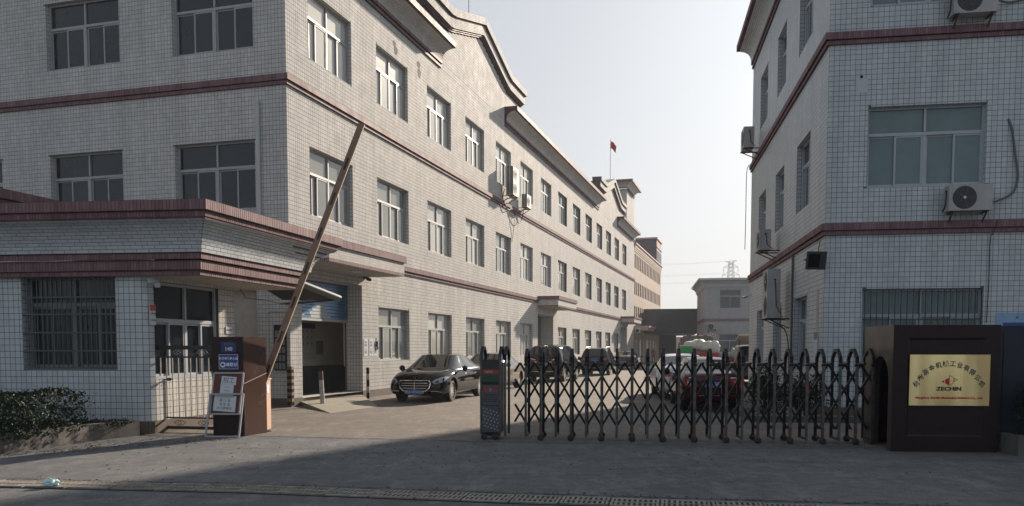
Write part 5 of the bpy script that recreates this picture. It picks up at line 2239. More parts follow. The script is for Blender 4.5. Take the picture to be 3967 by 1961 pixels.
sh = thing('covered_passage', 'dark grey shed roof bridging the yard between tan and white buildings', 'shed', (18.3, 92, 0))
b = MB()
b.prism([(14.9, 93.5, 3.35), (20.7, 92.4, 3.35), (24.5, 112, 3.35), (19.6, 113, 3.35)], (0, 0, 2.7))
b.build('roof', M['shed_grey'], sh)
b = MB()
b.prism([(14.5, 97, 0), (19.3, 112, 0), (22.2, 112, 0), (22.2, 113, 0), (18.5, 113, 0)], (0, 0, 3.4))
b.prism([(20.2, 100, 0), (21.4, 100, 0), (21.4, 100.5, 0), (20.2, 100.5, 0)], (0, 0, 2.3))
b.build('wall', M['shed_grey'], sh)
b = MB()
for x in (19.9, 20.25):
    b.box((x + .9, 98, 1.7), (.12, .12, 3.4))
b.build('post', M['shed_grey'], sh)
fwl = thing('boundary_wall', 'pale boundary wall glimpsed through the dark passage', 'wall', (32, 170, 0))
b = MB()
b.box((33, 170, 2.0), (30, .4, 4.0))
b.build('wall', M['soffit'], fwl)

wbd = thing('white_building', 'small two storey white tiled building with flared cornice at the far right of the yard', 'building', (18.6, 80, 0))
WF = Frame((18.6, 80.0), 99.07)
WS = Frame((18.6, 80.0), 9.07, -1)
T = Tiles()
Tp = Tiles()
back = MB()
hW = [(1.35, 3.35, 5.4, 7.25, .15), (1.35, 3.35, 1.2, 3.0, .15)]
b = MB()
wall_backing(b, WF, 0, 9, 0, 7.5, hW, .15)
b.quad(WS(0, 0), WS(12, 0), WS(12, 7.5), WS(0, 7.5))
b.quad(WF(0, 7.5), WF(9, 7.5), WF(9, 7.5, -12), WF(0, 7.5, -12))
b.build('wall', M['grout'], wbd)
wall_tiles(T, WF, 0, 9, .2, 7.5, hW, wbd, 0, M['white_wall'], gap=.012)
wall_tiles(T, WS, 0, 12, .2, 7.5, [], wbd, 0, M['white_wall'], gap=.012)
band(back, Tp, WF, 0, 9, 4.5, e0=1)
band(back, Tp, WS, 0, 12, 4.5, e0=1)
T.build('tile_field', M['white_wall'], wbd)
for z0, o0, z1, o1 in ((7.42, .02, 7.55, .12), (7.55, .12, 7.8, .18), (7.8, .18, 8.05, .42), (8.05, .42, 8.12, .62), (8.12, .66, 8.32, .66)):
    for fr_, u1 in ((WF, 9), (WS, 12)):
        back.quad(fr_(-o0, z0, o0), fr_(u1, z0, o0), fr_(u1, z1, o1), fr_(-o1, z1, o1))
back.quad(WF(-.66, 8.32, .66), WF(9, 8.32, .66), WF(9, 8.32, -12), WF(-.66, 8.32, -12))
Tp.build('band_tiles', M['purple_tile'], wbd)
back.build('cornice', M['white_wall'], wbd)
for h in hW:
    sliding_window(wbd, WF, h[0], h[1], h[2], h[3], .1, 'side_glass', 'white_frame', upper=.6, mullions=1)
b = MB()
b.fbox(WF, (1.3, 3.4), (1.15, 3.05), (-.4, -.35))
b.fbox(WF, (1.3, 3.4), (5.35, 7.3), (-.4, -.35))
b.build('dark_backing', M['black_void'], wbd)
ac_unit('unit on the far white building beside its ground floor window', WF, .25, 1.1, 3.45, 4.0, .12, .42, 1)
ns = thing('round_sign', 'small white sign with a red ring on the far white building', 'sign', WF(.75, 3.1, .02))
b = MB()
b.fbox(WF, (.5, 1.05), (2.75, 3.25), (.01, .03))
b.build('board', M['paper'], ns)
b = MB()
b.lathe(WF(.78, 3.0, .035), WF.N, [(.13, 0), (.2, .005), (.2, 0)], 16)
b.build('ring', M['ink_red'], ns)

# flagpole, lightning rod, pylon
fl = thing('flagpole', 'thin flagpole with a drooping red flag on the far gable of the factory', 'flagpole', (8.45, 72.0, 16.2))
b = MB()
b.cyl((8.45, 72.0, 16.0), (8.45, 72.0, 19.5), .035, 8)
b.build('pole', M['white_paint'], fl)
b = MB()
V = []
for i in range(7):
    for j in range(7):
        u, v = i / 6, j / 6
        V.append((8.48 + u * .44 + .03 * math.sin(v * 7), 72.0 + .09 * math.sin(u * 9 + v * 2), 19.42 - v * .66 - u * .34 - .1 * u * u))
b.add(V, [(i * 7 + j, i * 7 + j + 1, (i + 1) * 7 + j + 1, (i + 1) * 7 + j) for i in range(6) for j in range(6)])
b.build('flag', M['flag_red'], fl, True)
lr = thing('lightning_rod', 'thin lightning rod on the near gable of the factory', 'rod', FA(15.5, 16.2, -.2))
b = MB()
b.cyl(FA(15.5, 16.3, -.2), FA(15.5, 17.1, -.2), .018, 6)
b.build('rod', M['iron_grey'], lr)

PX, PY = 131.5, 500
py = thing('electricity_pylon', 'pale lattice pylon rising behind the white building in the haze', 'pylon', (PX, PY, 0))
b = MB()
for sx in (-1, 1):
    for sy in (-1, 1):
        b.bar((PX + sx * 4.2, PY + sy * 4.2, 0), (PX + sx * 1.1, PY + sy * 1.1, 54), .28)
zs = [36 + k * 2.2 for k in range(9)]
for z0, z1 in zip(zs[:-1], zs[1:]):
    w0, w1 = 4.2 - 3.1 * z0 / 54, 4.2 - 3.1 * z1 / 54
    for sy in (-1, 1):
        b.bar((PX - w0, PY + sy * w0, z0), (PX + w1, PY + sy * w1, z1), .18)
        b.bar((PX + w0, PY + sy * w0, z0), (PX - w1, PY + sy * w1, z1), .18)
b.build('mast', M['pylon'], py)
for zt, hw_, zc_ in ((54.4, 6.2, 52.2), (50.4, 4.3, 52.4), (45.7, 5.2, 48.0)):
    b = MB()
    if zt > 54:
        b.bar((PX - hw_ * .55, PY, zt - .6), (PX + hw_ * .55, PY, zt + .1), .26)
        b.bar((PX - hw_ * .55, PY, zt - .6), (PX, PY, zc_ - .3), .2)
        b.bar((PX + hw_ * .55, PY, zt + .1), (PX, PY, zc_ - .3), .2)
    else:
        b.bar((PX - hw_, PY, zt), (PX + hw_, PY, zt + .1), .28)
        b.bar((PX - hw_, PY, zt), (PX - 1, PY, zc_), .22)
        b.bar((PX + hw_, PY, zt + .1), (PX + 1, PY, zc_), .22)
    b.build('cross_arm', M['pylon'], py)
    if zt < 54:
        for s_ in (-1, 1):
            b = MB()
            b.bar((PX + s_ * hw_, PY, zt), (PX + s_ * hw_, PY, zt - 3.0), .22)
            b.build('insulator', M['pylon'], py)
LN = ['uppermost', 'second', 'third', 'fourth', 'fifth', 'lowest']
wi = 0
for zp, off_ in ((54.4, 3.4), (54.2, -3.2), (47.4, 4.3), (47.2, -4.3), (42.8, 5.2), (42.6, -5.2)):
    b = MB()
    P = []
    x0, y0, z0 = PX + off_, PY, zp
    x1, y1, z1 = PX - 170, 560 + off_ * 4, zp + 16
    for k in range(19):
        t = k / 18
        P.append((x0 + (x1 - x0) * t, y0 + (y1 - y0) * t, z0 + (z1 - z0) * t - 26 * t * (1 - t)))
    b.tube(P, .032, 4)
    w_ = b.build('power_line', M['pylon'], None)
    tag(w_, LN[wi] + ' faint sagging power line in the sky left of the pylon', 'power line', 'power lines strung from the pylon')
    wi += 1


# ------------------------------------------------------------------ haze
hzb = MB()
hzb.box((0, 280, 30), (1100, 700, 62))
hz = bpy.data.materials.new('haze')
hz.use_nodes = True
t_ = hz.node_tree
t_.nodes.remove(t_.nodes['Principled BSDF'])
pv = t_.nodes.new('ShaderNodeVolumePrincipled')
pv.inputs['Color'].default_value = (.86, .90, .95, 1)
pv.inputs['Density'].default_value = 0.0009
pv.inputs['Anisotropy'].default_value = 0.0
t_.links.new(pv.outputs[0], t_.nodes['Material Output'].inputs['Volume'])
hzb.build('haze', hz, None, kind='stuff')


# ------------------------------------------------------------------ vehicles
def hull(stations, nseg=1):
    """stations from rear to front: (x, w, zl, zb, wb, zt, wt) -> closed quad hull; returns verts, faces, tags"""
    rows = []
    for (x, w, zl, zb, wb, zt, wt) in stations:
        half = [(0, zl), (w * .72, zl), (w * .95, zl + .05), (w, zl + (zb - zl) * .38), (w * .985, zl + (zb - zl) * .78), (wb, zb), (wt, zt - (zt - zb) * .06 - .015), (wt * .78, zt - .006), (0, zt)]
        full = [(y, z) for y, z in half] + [(-y, z) for y, z in half[-2:0:-1]]
        rows.append([(x, y, z) for y, z in full])
    n = len(rows[0])
    V = [p for r_ in rows for p in r_]
    F = []
    tg = []
    for i in range(len(rows) - 1):
        for j in range(n):
            k = (j + 1) % n
            F.append((i * n + j, i * n + k, (i + 1) * n + k, (i + 1) * n + j))
            jj = j if j < 8 else (n - 1 - j)
            tg.append((i, jj))
    # end caps as quads between left and right halves
    for base, rev in ((0, False), ((len(rows) - 1) * n, True)):
        for j in range(8):
            a, b_ = base + j, base + j + 1
            c, d = base + (n - j - 1) % n, base + (n - j) % n
            f = [a, b_, c, d]
            f = [x for k, x in enumerate(f) if x not in f[:k]]
            if len(f) >= 3:
                F.append(tuple(f if not rev else f[::-1]))
                tg.append((-1, 0))
    return V, F, tg


def car(name, label, cat, stations, glass, loc, heading, pnt, wheels, wr=.33, plate=None, group=None, sub=2, glassmat='car_glass'):
    """glass: {station index: set of row indices}"""
    root = thing(name, label, cat, (loc[0], loc[1], 0), heading, group)
    MW = WM[root.name]
    V, F, tg = hull(stations)
    me = bpy.data.meshes.new('h')
    me.from_pydata(V, [], F)
    for m_ in (M[pnt], M[glassmat], M['arch_black']):
        me.materials.append(m_)
    for p, t in zip(me.polygons, tg):
        p.material_index = 1 if t[1] in glass.get(t[0], ()) else 0
        p.use_smooth = True
    bm = bmesh.new()
    bm.from_mesh(me)
    bmesh.ops.recalc_face_normals(bm, faces=bm.faces)
    # crease glass borders a little
    cr = bm.edges.layers.float.new('crease_edge')
    for e in bm.edges:
        if len(e.link_faces) == 2 and e.link_faces[0].material_index != e.link_faces[1].material_index:
            e[cr] = .55
    bm.to_mesh(me)
    bm.free()
    o = bpy.data.objects.new('h', me)
    COL.objects.link(o)
    md = o.modifiers.new('s', 'SUBSURF')
    md.levels = sub
    md.render_levels = sub
    cb = MB()
    for x in wheels[0]:
        for s_ in (-1, 1):
            y0 = s_ * (wheels[1] - .14)
            cb.cyl((x, y0, wr + .01), (x, s_ * (wheels[1] + .5), wr + .01), wr + .055, 28)
    cm_ = cb.mesh('c', [M['arch_black']])
    co = bpy.data.objects.new('c', cm_)
    COL.objects.link(co)
    bo_ = o.modifiers.new('b', 'BOOLEAN')
    bo_.object = co
    bo_.operation = 'DIFFERENCE'
    bo_.solver = 'EXACT'
    try:
        bo_.material_mode = 'TRANSFER'
    except Exception:
        pass
    dg = bpy.context.evaluated_depsgraph_get()
    ev = bpy.data.meshes.new_from_object(o.evaluated_get(dg))
    bpy.data.objects.remove(o)
    bpy.data.objects.remove(co)
    bm = bmesh.new()
    bm.from_mesh(ev)
    bvh = BVHTree.FromBMesh(bm)
    # glass pieces -> own objects by connectivity
    gi_ = next(i for i, m_ in enumerate(ev.materials) if m_ and m_.name == glassmat)
    gf = [f for f in bm.faces if f.material_index == gi_]
    seen_ = set()
    groups_ = []
    for f in gf:
        if f.index in seen_:
            continue
        st = [f]
        seen_.add(f.index)
        grp = []
        while st:
            q = st.pop()
            grp.append(q)
            for e in q.edges:
                for l in e.link_faces:
                    if l.material_index == gi_ and l.index not in seen_:
                        seen_.add(l.index)
                        st.append(l)
        groups_.append(grp)
    for grp in groups_:
        vi = {}
        V2 = []
        F2 = []
        for f in grp:
            fi = []
            for v in f.verts:
                if v.index not in vi:
                    vi[v.index] = len(V2)
                    V2.append(v.co.copy())
                fi.append(vi[v.index])
            F2.append(tuple(fi))
        cx_ = sum((v.x for v in V2)) / len(V2)
        my = max(abs(v.y) for v in V2)
        both = min(v.y for v in V2) < 0 < max(v.y for v in V2)
        nm = ('rear_window' if cx_ < 0 else 'windscreen') if both else 'side_window'
        m2 = bpy.data.meshes.new(nm)
        m2.from_pydata(V2, [], F2)
        m2.materials.append(M[glassmat])
        for p in m2.polygons:
            p.use_smooth = True
        link(nm, m2, root, MW)
    bmesh.ops.delete(bm, geom=gf, context='FACES')
    bm.to_mesh(ev)
    bm.free()
    for p in ev.polygons:
        p.use_smooth = True
    ev.set_sharp_from_angle(angle=R(50))
    ev.name = 'body'
    link('body', ev, root, MW)
    # wheels
    for x in wheels[0]:
        for s_ in (-1, 1):
            y = s_ * wheels[1]
            b = MB()
            b.lathe((x, y - s_ * .20, wr), (0, s_, 0), [(wr * .62, 0), (wr * .95, .0), (wr, .03), (wr, .17), (wr * .95, .20), (wr * .70, .205), (wr * .68, .18)], 30)
            w_ = link('wheel', b.mesh('wheel', M['tyre'], True), root, MW)
            b = MB()
            b.lathe((x, y - s_ * .05, wr), (0, s_, 0), [(wr * .70, .04), (wr * .66, .03), (wr * .60, -.02), (0, -.04)], 26)
            link('rim', b.mesh('rim', M['arch_black'], True), w_, MW)
            b = MB()
            ns = 14
            for k in range(ns):
                a = k * 2 * math.pi / ns
                b.bar((x + .04 * math.cos(a), y - s_ * .03, wr + .04 * math.sin(a)), (x + wr * .66 * math.cos(a), y - s_ * .02, wr + wr * .66 * math.sin(a)), .022, .02, up=(0, 1, 0))
            b.lathe((x, y - s_ * .03, wr), (0, s_, 0), [(0, .012), (.055, .01), (.06, -.01)], 16)
            b.lathe((x, y - s_ * .03, wr), (0, s_, 0), [(wr * .64, .0), (wr * .70, .018), (wr * .70, -.01)], 26)
            link('rim_spokes', b.mesh('rim_spokes', M['alloy']), w_, MW)

    def patch(pname, m_, poly, axis, sgn, offs=.006, cuts=3, thick=None):
        """project a polygon drawn in (y,z) for axis x, or (x,z) for axis y, onto the hull"""
        bm2 = bmesh.new()
        vs = [bm2.verts.new((p[0], p[1], 0)) for p in poly]
        bm2.faces.new(vs)
        bmesh.ops.triangulate(bm2, faces=bm2.faces)
        bmesh.ops.subdivide_edges(bm2, edges=bm2.edges, cuts=cuts, use_grid_fill=True)
        ok = True
        for v in bm2.verts:
            if axis == 'x':
                org = Vector((sgn * 4, v.co.x, v.co.y))
                dr = Vector((-sgn, 0, 0))
            else:
                org = Vector((v.co.x, sgn * 3, v.co.y))
                dr = Vector((0, -sgn, 0))
            hit = bvh.ray_cast(org, dr)
            if hit[0] is None:
                hit = bvh.find_nearest(org + dr * (1.9 if axis == 'x' else 2.1))
                v.co = hit[0]
            else:
                v.co = hit[0]
            v.co -= dr * offs
        bmesh.ops.recalc_face_normals(bm2, faces=bm2.faces)
        if thick:
            for v in bm2.verts:
                pass
        m2 = bpy.data.meshes.new(pname)
        bm2.to_mesh(m2)
        bm2.free()
        m2.materials.append(M[m_])
        for p in m2.polygons:
            p.use_smooth = True
        return link(pname, m2, root, MW)

    def plate_at(end, z, text, w=.44, h=.14):
        hit = bvh.ray_cast(Vector((end * 4, 0, z)), Vector((-end, 0, 0)))
        x = hit[0].x + end * .012
        b = MB()
        b.box((x, 0, z), (.014, w, h))
        pl_ = link('number_plate', b.mesh('number_plate', M['plate_blue']), root, MW)
        rot = Matrix.Rotation(R(90) * end, 4, 'Z')
        if text:
            link('lettering', text_mesh(text, h * .78, M['paper'], bold=.001), pl_, MW @ Matrix.Translation((x + end * .010, 0, z - .003)) @ rot)
        b = MB()
        for zz in (-h / 2 + .006, h / 2 - .006):
            b.box((x + end * .008, 0, z + zz), (.003, w - .01, .005))
        link('border', b.mesh('border', M['paper']), pl_, MW)
        return x
    return root, MW, patch, plate_at, bvh


def mirror_pair(root, MW, x, y, z, m):
    for s_ in (-1, 1):
        b = MB()
        b.lathe((x, s_ * (y + .10), z), (1, 0, 0), [(0, -.06), (.07, -.05), (.095, 0), (.07, .08), (0, .11)], 14)
        b.bar((x, s_ * (y - .06), z - .06), (x, s_ * (y + .06), z - .03), .05, .03)
        link('wing_mirror', b.mesh('wing_mirror', M[m], True), root, MW)


def strip_y(patch, name, m, x0, x1, z0, z1, h, s_):
    n = 6
    up_ = [(x0 + (x1 - x0) * k / n, z0 + (z1 - z0) * k / n + h / 2) for k in range(n + 1)]
    lo_ = [(x0 + (x1 - x0) * k / n, z0 + (z1 - z0) * k / n - h / 2) for k in range(n, -1, -1)]
    return patch(name, m, up_ + lo_, 'y', s_, .005, 1)


SED = [(-2.46, .62, .42, .70, .56, .84, .46), (-2.43, .78, .30, .84, .70, .96, .56), (-2.28, .87, .24, .93, .80, 1.03, .64), (-1.85, .91, .21, .96, .84, 1.08, .66), (-1.72, .92, .20, .965, .85, 1.10, .66),
       (-1.02, .925, .20, .965, .86, 1.375, .57), (-.30, .925, .20, .955, .86, 1.455, .60), (.35, .925, .20, .945, .86, 1.42, .59), (1.12, .92, .20, .93, .85, 1.02, .70), (1.20, .92, .20, .925, .85, 1.00, .70),
       (1.9, .91, .20, .86, .80, .94, .62), (2.25, .86, .20, .77, .72, .86, .54), (2.42, .76, .24, .62, .62, .74, .50), (2.47, .66, .30, .52, .54, .62, .44)]
SG = {4: {6, 7}, 5: {5}, 6: {5}, 7: {5, 6, 7}}
SG[4] = {5, 6, 7}
r_, MW, patch, plate_at, bvh = car('black_saloon', 'glossy black saloon with chrome grille parked nose out by the factory wall', 'car', SED, SG, (-2.28, 26.62), R(-103.6), 'paint_black', ((-1.56, 1.50), .86), .34)
mirror_pair(r_, MW, .78, .93, .99, 'paint_black')
gp_ = [(-.42, .66), (.42, .66), (.47, .60), (.44, .46), (.34, .37), (-.34, .37), (-.44, .46), (-.47, .60)]
patch('grille_frame', 'chrome', [(y * 1.07, .515 + (z - .515) * 1.12) for y, z in gp_], 'x', 1, .012)
patch('grille', 'arch_black', gp_, 'x', 1, .017)
for k in range(3):
    z = .435 + k * .073
    w = .40 if k else .36
    patch('grille_slat', 'chrome', [(-w, z), (w, z), (w, z + .012), (-w, z + .012)], 'x', 1, .022, 2)
patch('grille_slat', 'chrome', [(-.008, .38), (.008, .38), (.008, .655), (-.008, .655)], 'x', 1, .023, 2)
for s_ in (-1, 1):
    patch('headlight', 'lamp_clear', [(s_ * .53, .62), (s_ * .60, .70), (s_ * .80, .78), (s_ * .865, .76), (s_ * .84, .62), (s_ * .62, .565)], 'x', 1, .008)
    patch('headlight_bar', 'ac_dark', [(s_ * .60, .63), (s_ * .70, .68), (s_ * .72, .60), (s_ * .64, .59)], 'x', 1, .012, 1)
    patch('chrome_trim', 'chrome', [(s_ * .50, .36), (s_ * .66, .365), (s_ * .80, .33), (s_ * .80, .318), (s_ * .66, .35), (s_ * .50, .347)], 'x', 1, .010, 2)
    patch('lower_intake', 'arch_black', [(s_ * .48, .335), (s_ * .66, .335), (s_ * .72, .26), (s_ * .5, .25)], 'x', 1, .007, 2)
    strip_y(patch, 'chrome_sill', 'chrome', -1.15, 1.08, .285, .265, .030, s_)
    for x_ in (-.95, .12):
        strip_y(patch, 'door_handle', 'chrome', x_, x_ + .20, .83, .825, .028, s_)
    for x_ in (-1.15, .04, 1.10):
        patch('door_gap', 'arch_black', [(x_, .26), (x_ + .009, .26), (x_ + .014, .93), (x_ + .003, .93)], 'y', s_, .003, 2)
    patch('window_pillar', 'arch_black', [(-.06, .955), (.0, .955), (-.03, 1.36), (-.09, 1.36)], 'y', s_, .004, 2)
    strip_y(patch, 'window_trim', 'chrome', -1.60, 1.0, .985, .965, .022, s_)
    patch('tail_light', 'lamp_red', [(s_ * .5, .76), (s_ * .82, .80), (s_ * .82, .70), (s_ * .5, .68)], 'x', -1, .006)
plate_at(1, .325, '浙A·W3W26')
b = MB()
b.lathe((2.30, 0, .915), (1, 0, 0), [(.030, 0), (.036, .004), (.030, .008)], 14)
b.bar((2.30, 0, .85), (2.30, 0, .945), .008)
link('hood_ornament', b.mesh('hood_ornament', M['chrome']), r_, MW)

# beige saloon behind it
S2 = [(x * .96, w * .96, zl, zb, wb * .96, zt, wt * .96) for (x, w, zl, zb, wb, zt, wt) in SED]
r_, MW, patch, plate_at, bvh = car('beige_saloon', 'dusty beige saloon parked behind the black saloon', 'car', S2, SG, (-.86, 32.6), R(-106.2), 'paint_beige', ((-1.42, 1.42), .80), .32)
mirror_pair(r_, MW, .75, .88, .98, 'paint_beige')
for s_ in (-1, 1):
    patch('headlight', 'lamp_clear', [(s_ * .50, .60), (s_ * .60, .68), (s_ * .78, .72), (s_ * .80, .62), (s_ * .58, .56)], 'x', 1, .008)
patch('grille', 'arch_black', [(-.35, .62), (.35, .62), (.30, .48), (-.30, .48)], 'x', 1, .008)
plate_at(1, .40, '')

MPV = [(-2.42, .78, .42, .90, .74, .98, .66), (-2.40, .88, .32, 1.02, .84, 1.14, .76), (-2.34, .91, .26, 1.06, .87, 1.30, .78), (-2.12, .92, .22, 1.07, .88, 1.70, .70), (-1.95, .925, .21, 1.07, .885, 1.765, .71),
       (-.9, .93, .20, 1.06, .89, 1.80, .72), (.3, .93, .20, 1.03, .89, 1.79, .71), (.75, .93, .20, 1.02, .88, 1.70, .68), (1.55, .925, .20, 1.00, .87, 1.16, .74), (1.95, .91, .20, .95, .82, 1.04, .66), (2.3, .84, .22, .82, .74, .92, .56), (2.42, .70, .30, .62, .60, .74, .48)]
MG = {2: {6, 7}, 4: {5}, 5: {5}, 6: {5}, 7: {5, 6, 7}}


def rear_lights(patch, polys, m='lamp_red'):
    for poly in polys:
        for s_ in (-1, 1):
            patch('tail_light', m, [(s_ * y, z) for y, z in poly], 'x', -1, .008)


r_, MW, patch, plate_at, bvh = car('dark_minivan', 'large dark brown people carrier seen from behind, left of the other parked cars', 'car', MPV, MG, (2.18, 41.75), R(90 - 16), 'paint_brown', ((-1.5, 1.45), .85), .34)
mirror_pair(r_, MW, 1.0, .94, 1.10, 'paint_brown')
rear_lights(patch, [[(.34, 1.0), (.50, 1.07), (.86, 1.11), (.86, 1.02), (.50, .99)]])
patch('chrome_trim', 'chrome', [(-.86, .50), (.86, .50), (.86, .52), (-.86, .52)], 'x', -1, .010, 3)
for s_ in (-1, 1):
    patch('chrome_trim', 'chrome', [(s_ * .40, 1.06), (s_ * .56, 1.12), (s_ * .86, 1.15), (s_ * .86, 1.13), (s_ * .56, 1.10), (s_ * .40, 1.045)], 'x', -1, .012, 2)
    for x_ in (-1.55, -.1):
        strip_y(patch, 'door_handle', 'chrome', x_, x_ + .22, .95, .95, .03, s_)
plate_at(-1, .86, '浙A·52P6')

SUV = [(-2.30, .76, .46, .86, .70, .96, .62), (-2.28, .88, .36, .98, .82, 1.06, .74), (-2.20, .91, .28, 1.02, .86, 1.18, .78), (-1.95, .92, .24, 1.03, .87, 1.58, .66), (-1.75, .925, .24, 1.03, .88, 1.63, .66),
       (-.9, .93, .24, 1.02, .88, 1.67, .66), (.2, .93, .24, 1.0, .88, 1.65, .65), (1.05, .925, .24, .99, .87, 1.14, .74), (1.6, .91, .24, .96, .82, 1.05, .68), (2.15, .85, .26, .84, .74, .94, .56), (2.28, .72, .34, .64, .60, .76, .48)]
UG = {2: {6, 7}, 4: {5}, 5: {5}, 6: {5, 6, 7}}
r_, MW, patch, plate_at, bvh = car('dark_suv', 'dark sport utility car with roof rails seen from behind, middle of the parked row', 'car', SUV, UG, (5.45, 51.4), R(90 - 14), 'paint_suv', ((-1.38, 1.40), .84), .36)
mirror_pair(r_, MW, .75, .94, 1.08, 'paint_suv')
rear_lights(patch, [[(.42, .92), (.88, .94), (.88, 1.06), (.62, 1.08), (.42, 1.02)]])
for s_ in (-1, 1):
    b = MB()
    b.tube([(-1.7, s_ * .60, 1.62), (-1.55, s_ * .60, 1.69), (.1, s_ * .60, 1.71), (.25, s_ * .60, 1.65)], .016, 6)
    link('roof_rail', b.mesh('roof_rail', M['alloy']), r_, MW)
plate_at(-1, .94, '')
patch('rear_bumper', 'ac_grille', [(-.8, .42), (.8, .42), (.8, .50), (-.8, .50)], 'x', -1, .008, 3)

r_, MW, patch, plate_at, bvh = car('dark_coupe', 'low dark coupe with bright sky on its rear window, farthest of the parked row', 'car', SED, SG, (9.05, 65.0), R(90 - 15), 'paint_coupe', ((-1.56, 1.50), .86), .34)
mirror_pair(r_, MW, .78, .93, .99, 'paint_coupe')
rear_lights(patch, [[(.45, .80), (.84, .84), (.84, .76), (.45, .75)]])
plate_at(-1, .55, '')

RS = .872
RED = [(x * .88, w * .875, zl, zb * .99, wb * .875, zt * .965, wt * .86) for (x, w, zl, zb, wb, zt, wt) in SED]
r_, MW, patch, plate_at, bvh = car('red_saloon', 'small dark red saloon with a blue plate just behind the folding gate', 'car', RED, SG, (5.25, 22.75), R(90 - 6), 'paint_red', ((-1.32, 1.30), .74), .30)
mirror_pair(r_, MW, .70, .82, .96, 'paint_red')
rear_lights(patch, [[(.38, .66), (.40, .80), (.70, .84), (.73, .72), (.68, .62)]])
for s_ in (-1, 1):
    patch('reversing_light', 'lamp_clear', [(s_ * .52, .68), (s_ * .64, .68), (s_ * .64, .78), (s_ * .52, .78)], 'x', -1, .012, 1)
    patch('badge', 'chrome', [(s_ * .42, .862), (s_ * .60, .868), (s_ * .60, .880), (s_ * .42, .874)], 'x', -1, .012, 1)
plate_at(-1, .70, '浙A·36EE', .42, .13)
patch('chrome_trim', 'chrome', [(-.60, .42), (.60, .42), (.60, .435), (-.60, .435)], 'x', -1, .010, 3)

r_, MW, patch, plate_at, bvh = car('white_saloon', 'white saloon parked beyond the small dark red saloon', 'car', [(x * .95, w * .97, zl, zb, wb * .97, zt, wt * .97) for (x, w, zl, zb, wb, zt, wt) in SED], SG, (5.62, 27.7), R(90 - 5), 'paint_white', ((-1.42, 1.42), .80), .32)
mirror_pair(r_, MW, .75, .9, .98, 'paint_white')
rear_lights(patch, [[(.50, .74), (.55, .88), (.84, .90), (.86, .74)]])
plate_at(-1, .6, '')

r_, MW, patch, plate_at, bvh = car('dark_van', 'dark van with its pale tailgate raised, half hidden by the office block', 'van', MPV, MG, (11.05, 38.6), R(90 - 9), 'paint_coupe', ((-1.5, 1.45), .85), .34)
rear_lights(patch, [[(.70, .95), (.86, .95), (.86, 1.25), (.74, 1.25)]])
b = MB()
tp = Matrix.Translation((-1.95, 0, 1.80)) @ Matrix.Rotation(R(12), 4, 'Y')
b.prism([(-1.25, -.80, .10), (-.2, -.86, .05), (0, -.70, 0), (0, .70, 0), (-.2, .86, .05), (-1.25, .80, .10)], (0, 0, .09))
link('tailgate', b.mesh('tailgate', M['soffit']), r_, MW @ tp)
for s_ in (-1, 1):
    b = MB()
    b.cyl((-2.1, s_ * .7, 1.45), (-2.6, s_ * .7, 1.98), .015, 6)
    link('gas_strut', b.mesh('gas_strut', M['iron_grey']), r_, MW)

# flatbed truck with sacks
tk = thing('flatbed_truck', 'small red flatbed truck with a tall grey headboard seen from behind', 'truck', (11.0, 49, 0), R(90 - 9))
MW = WM[tk.name]
tp_ = [(-.95, 1.3), (-1.08, 1.45), (-.86, 2.28), (-.78, 2.38), (.78, 2.38), (.86, 2.28), (1.08, 1.45), (.95, 1.3)]
win_ = [(-.2, 1.92), (.2, 1.92), (.2, 2.12), (-.2, 2.12)]
b = MB()
for x0, x1, z0, z1 in ((-.8, -.22, 1.3, 2.36), (.22, .8, 1.3, 2.36), (-.22, .22, 1.3, 1.9), (-.22, .22, 2.14, 2.36)):
    b.box((.9, (x0 + x1) / 2, (z0 + z1) / 2), (.06, x1 - x0, z1 - z0))
b.prism([(.87, -.8, 1.3), (.87, -1.06, 1.42), (.87, -.88, 2.26), (.87, -.8, 2.36)], (.06, 0, 0))
b.prism([(.87, .8, 1.3), (.87, 1.06, 1.42), (.87, .88, 2.26), (.87, .8, 2.36)], (.06, 0, 0))
link('headboard', b.mesh('headboard', M['truck_grey']), tk, MW)
b = MB()
b.box((1.75, 0, 1.45), (1.6, 1.9, 1.6))
link('cab', b.mesh('cab', M['truck_red']), tk, MW)
for k in range(7):
    b = MB()
    b.box((.86, -.72 + k * .24, 2.385), (.02, .22, .05))
    link('reflector', b.mesh('reflector', M['lamp_red' if k % 2 else 'paper']), tk, MW)
b = MB()
b.box((-.9, 0, .95), (3.6, 2.0, .14))
link('bed', b.mesh('bed', M['truck_red']), tk, MW)
for s_ in (-1, 1):
    b = MB()
    b.box((-.9, s_ * 1.0, 1.17), (3.6, .04, .36))
    link('side_board', b.mesh('side_board', M['truck_red']), tk, MW)
b = MB()
b.box((-2.7, 0, 1.17), (.04, 1.96, .36))
link('tail_board', b.mesh('tail_board', M['truck_red']), tk, MW)
for x in (-1.6, 1.8):
    for s_ in (-1, 1):
        b = MB()
        b.lathe((x, s_ * .72, .42), (0, s_, 0), [(0, 0), (.38, 0), (.42, .04), (.42, .20), (.36, .24), (0, .22)], 20)
        link('wheel', b.mesh('wheel', M['tyre'], True), tk, MW)
FWD = Vector((math.sin(R(9)), math.cos(R(9)), 0))
RT = Vector((math.cos(R(9)), -math.sin(R(9)), 0))
TC = Vector((11.0, 49, 0))


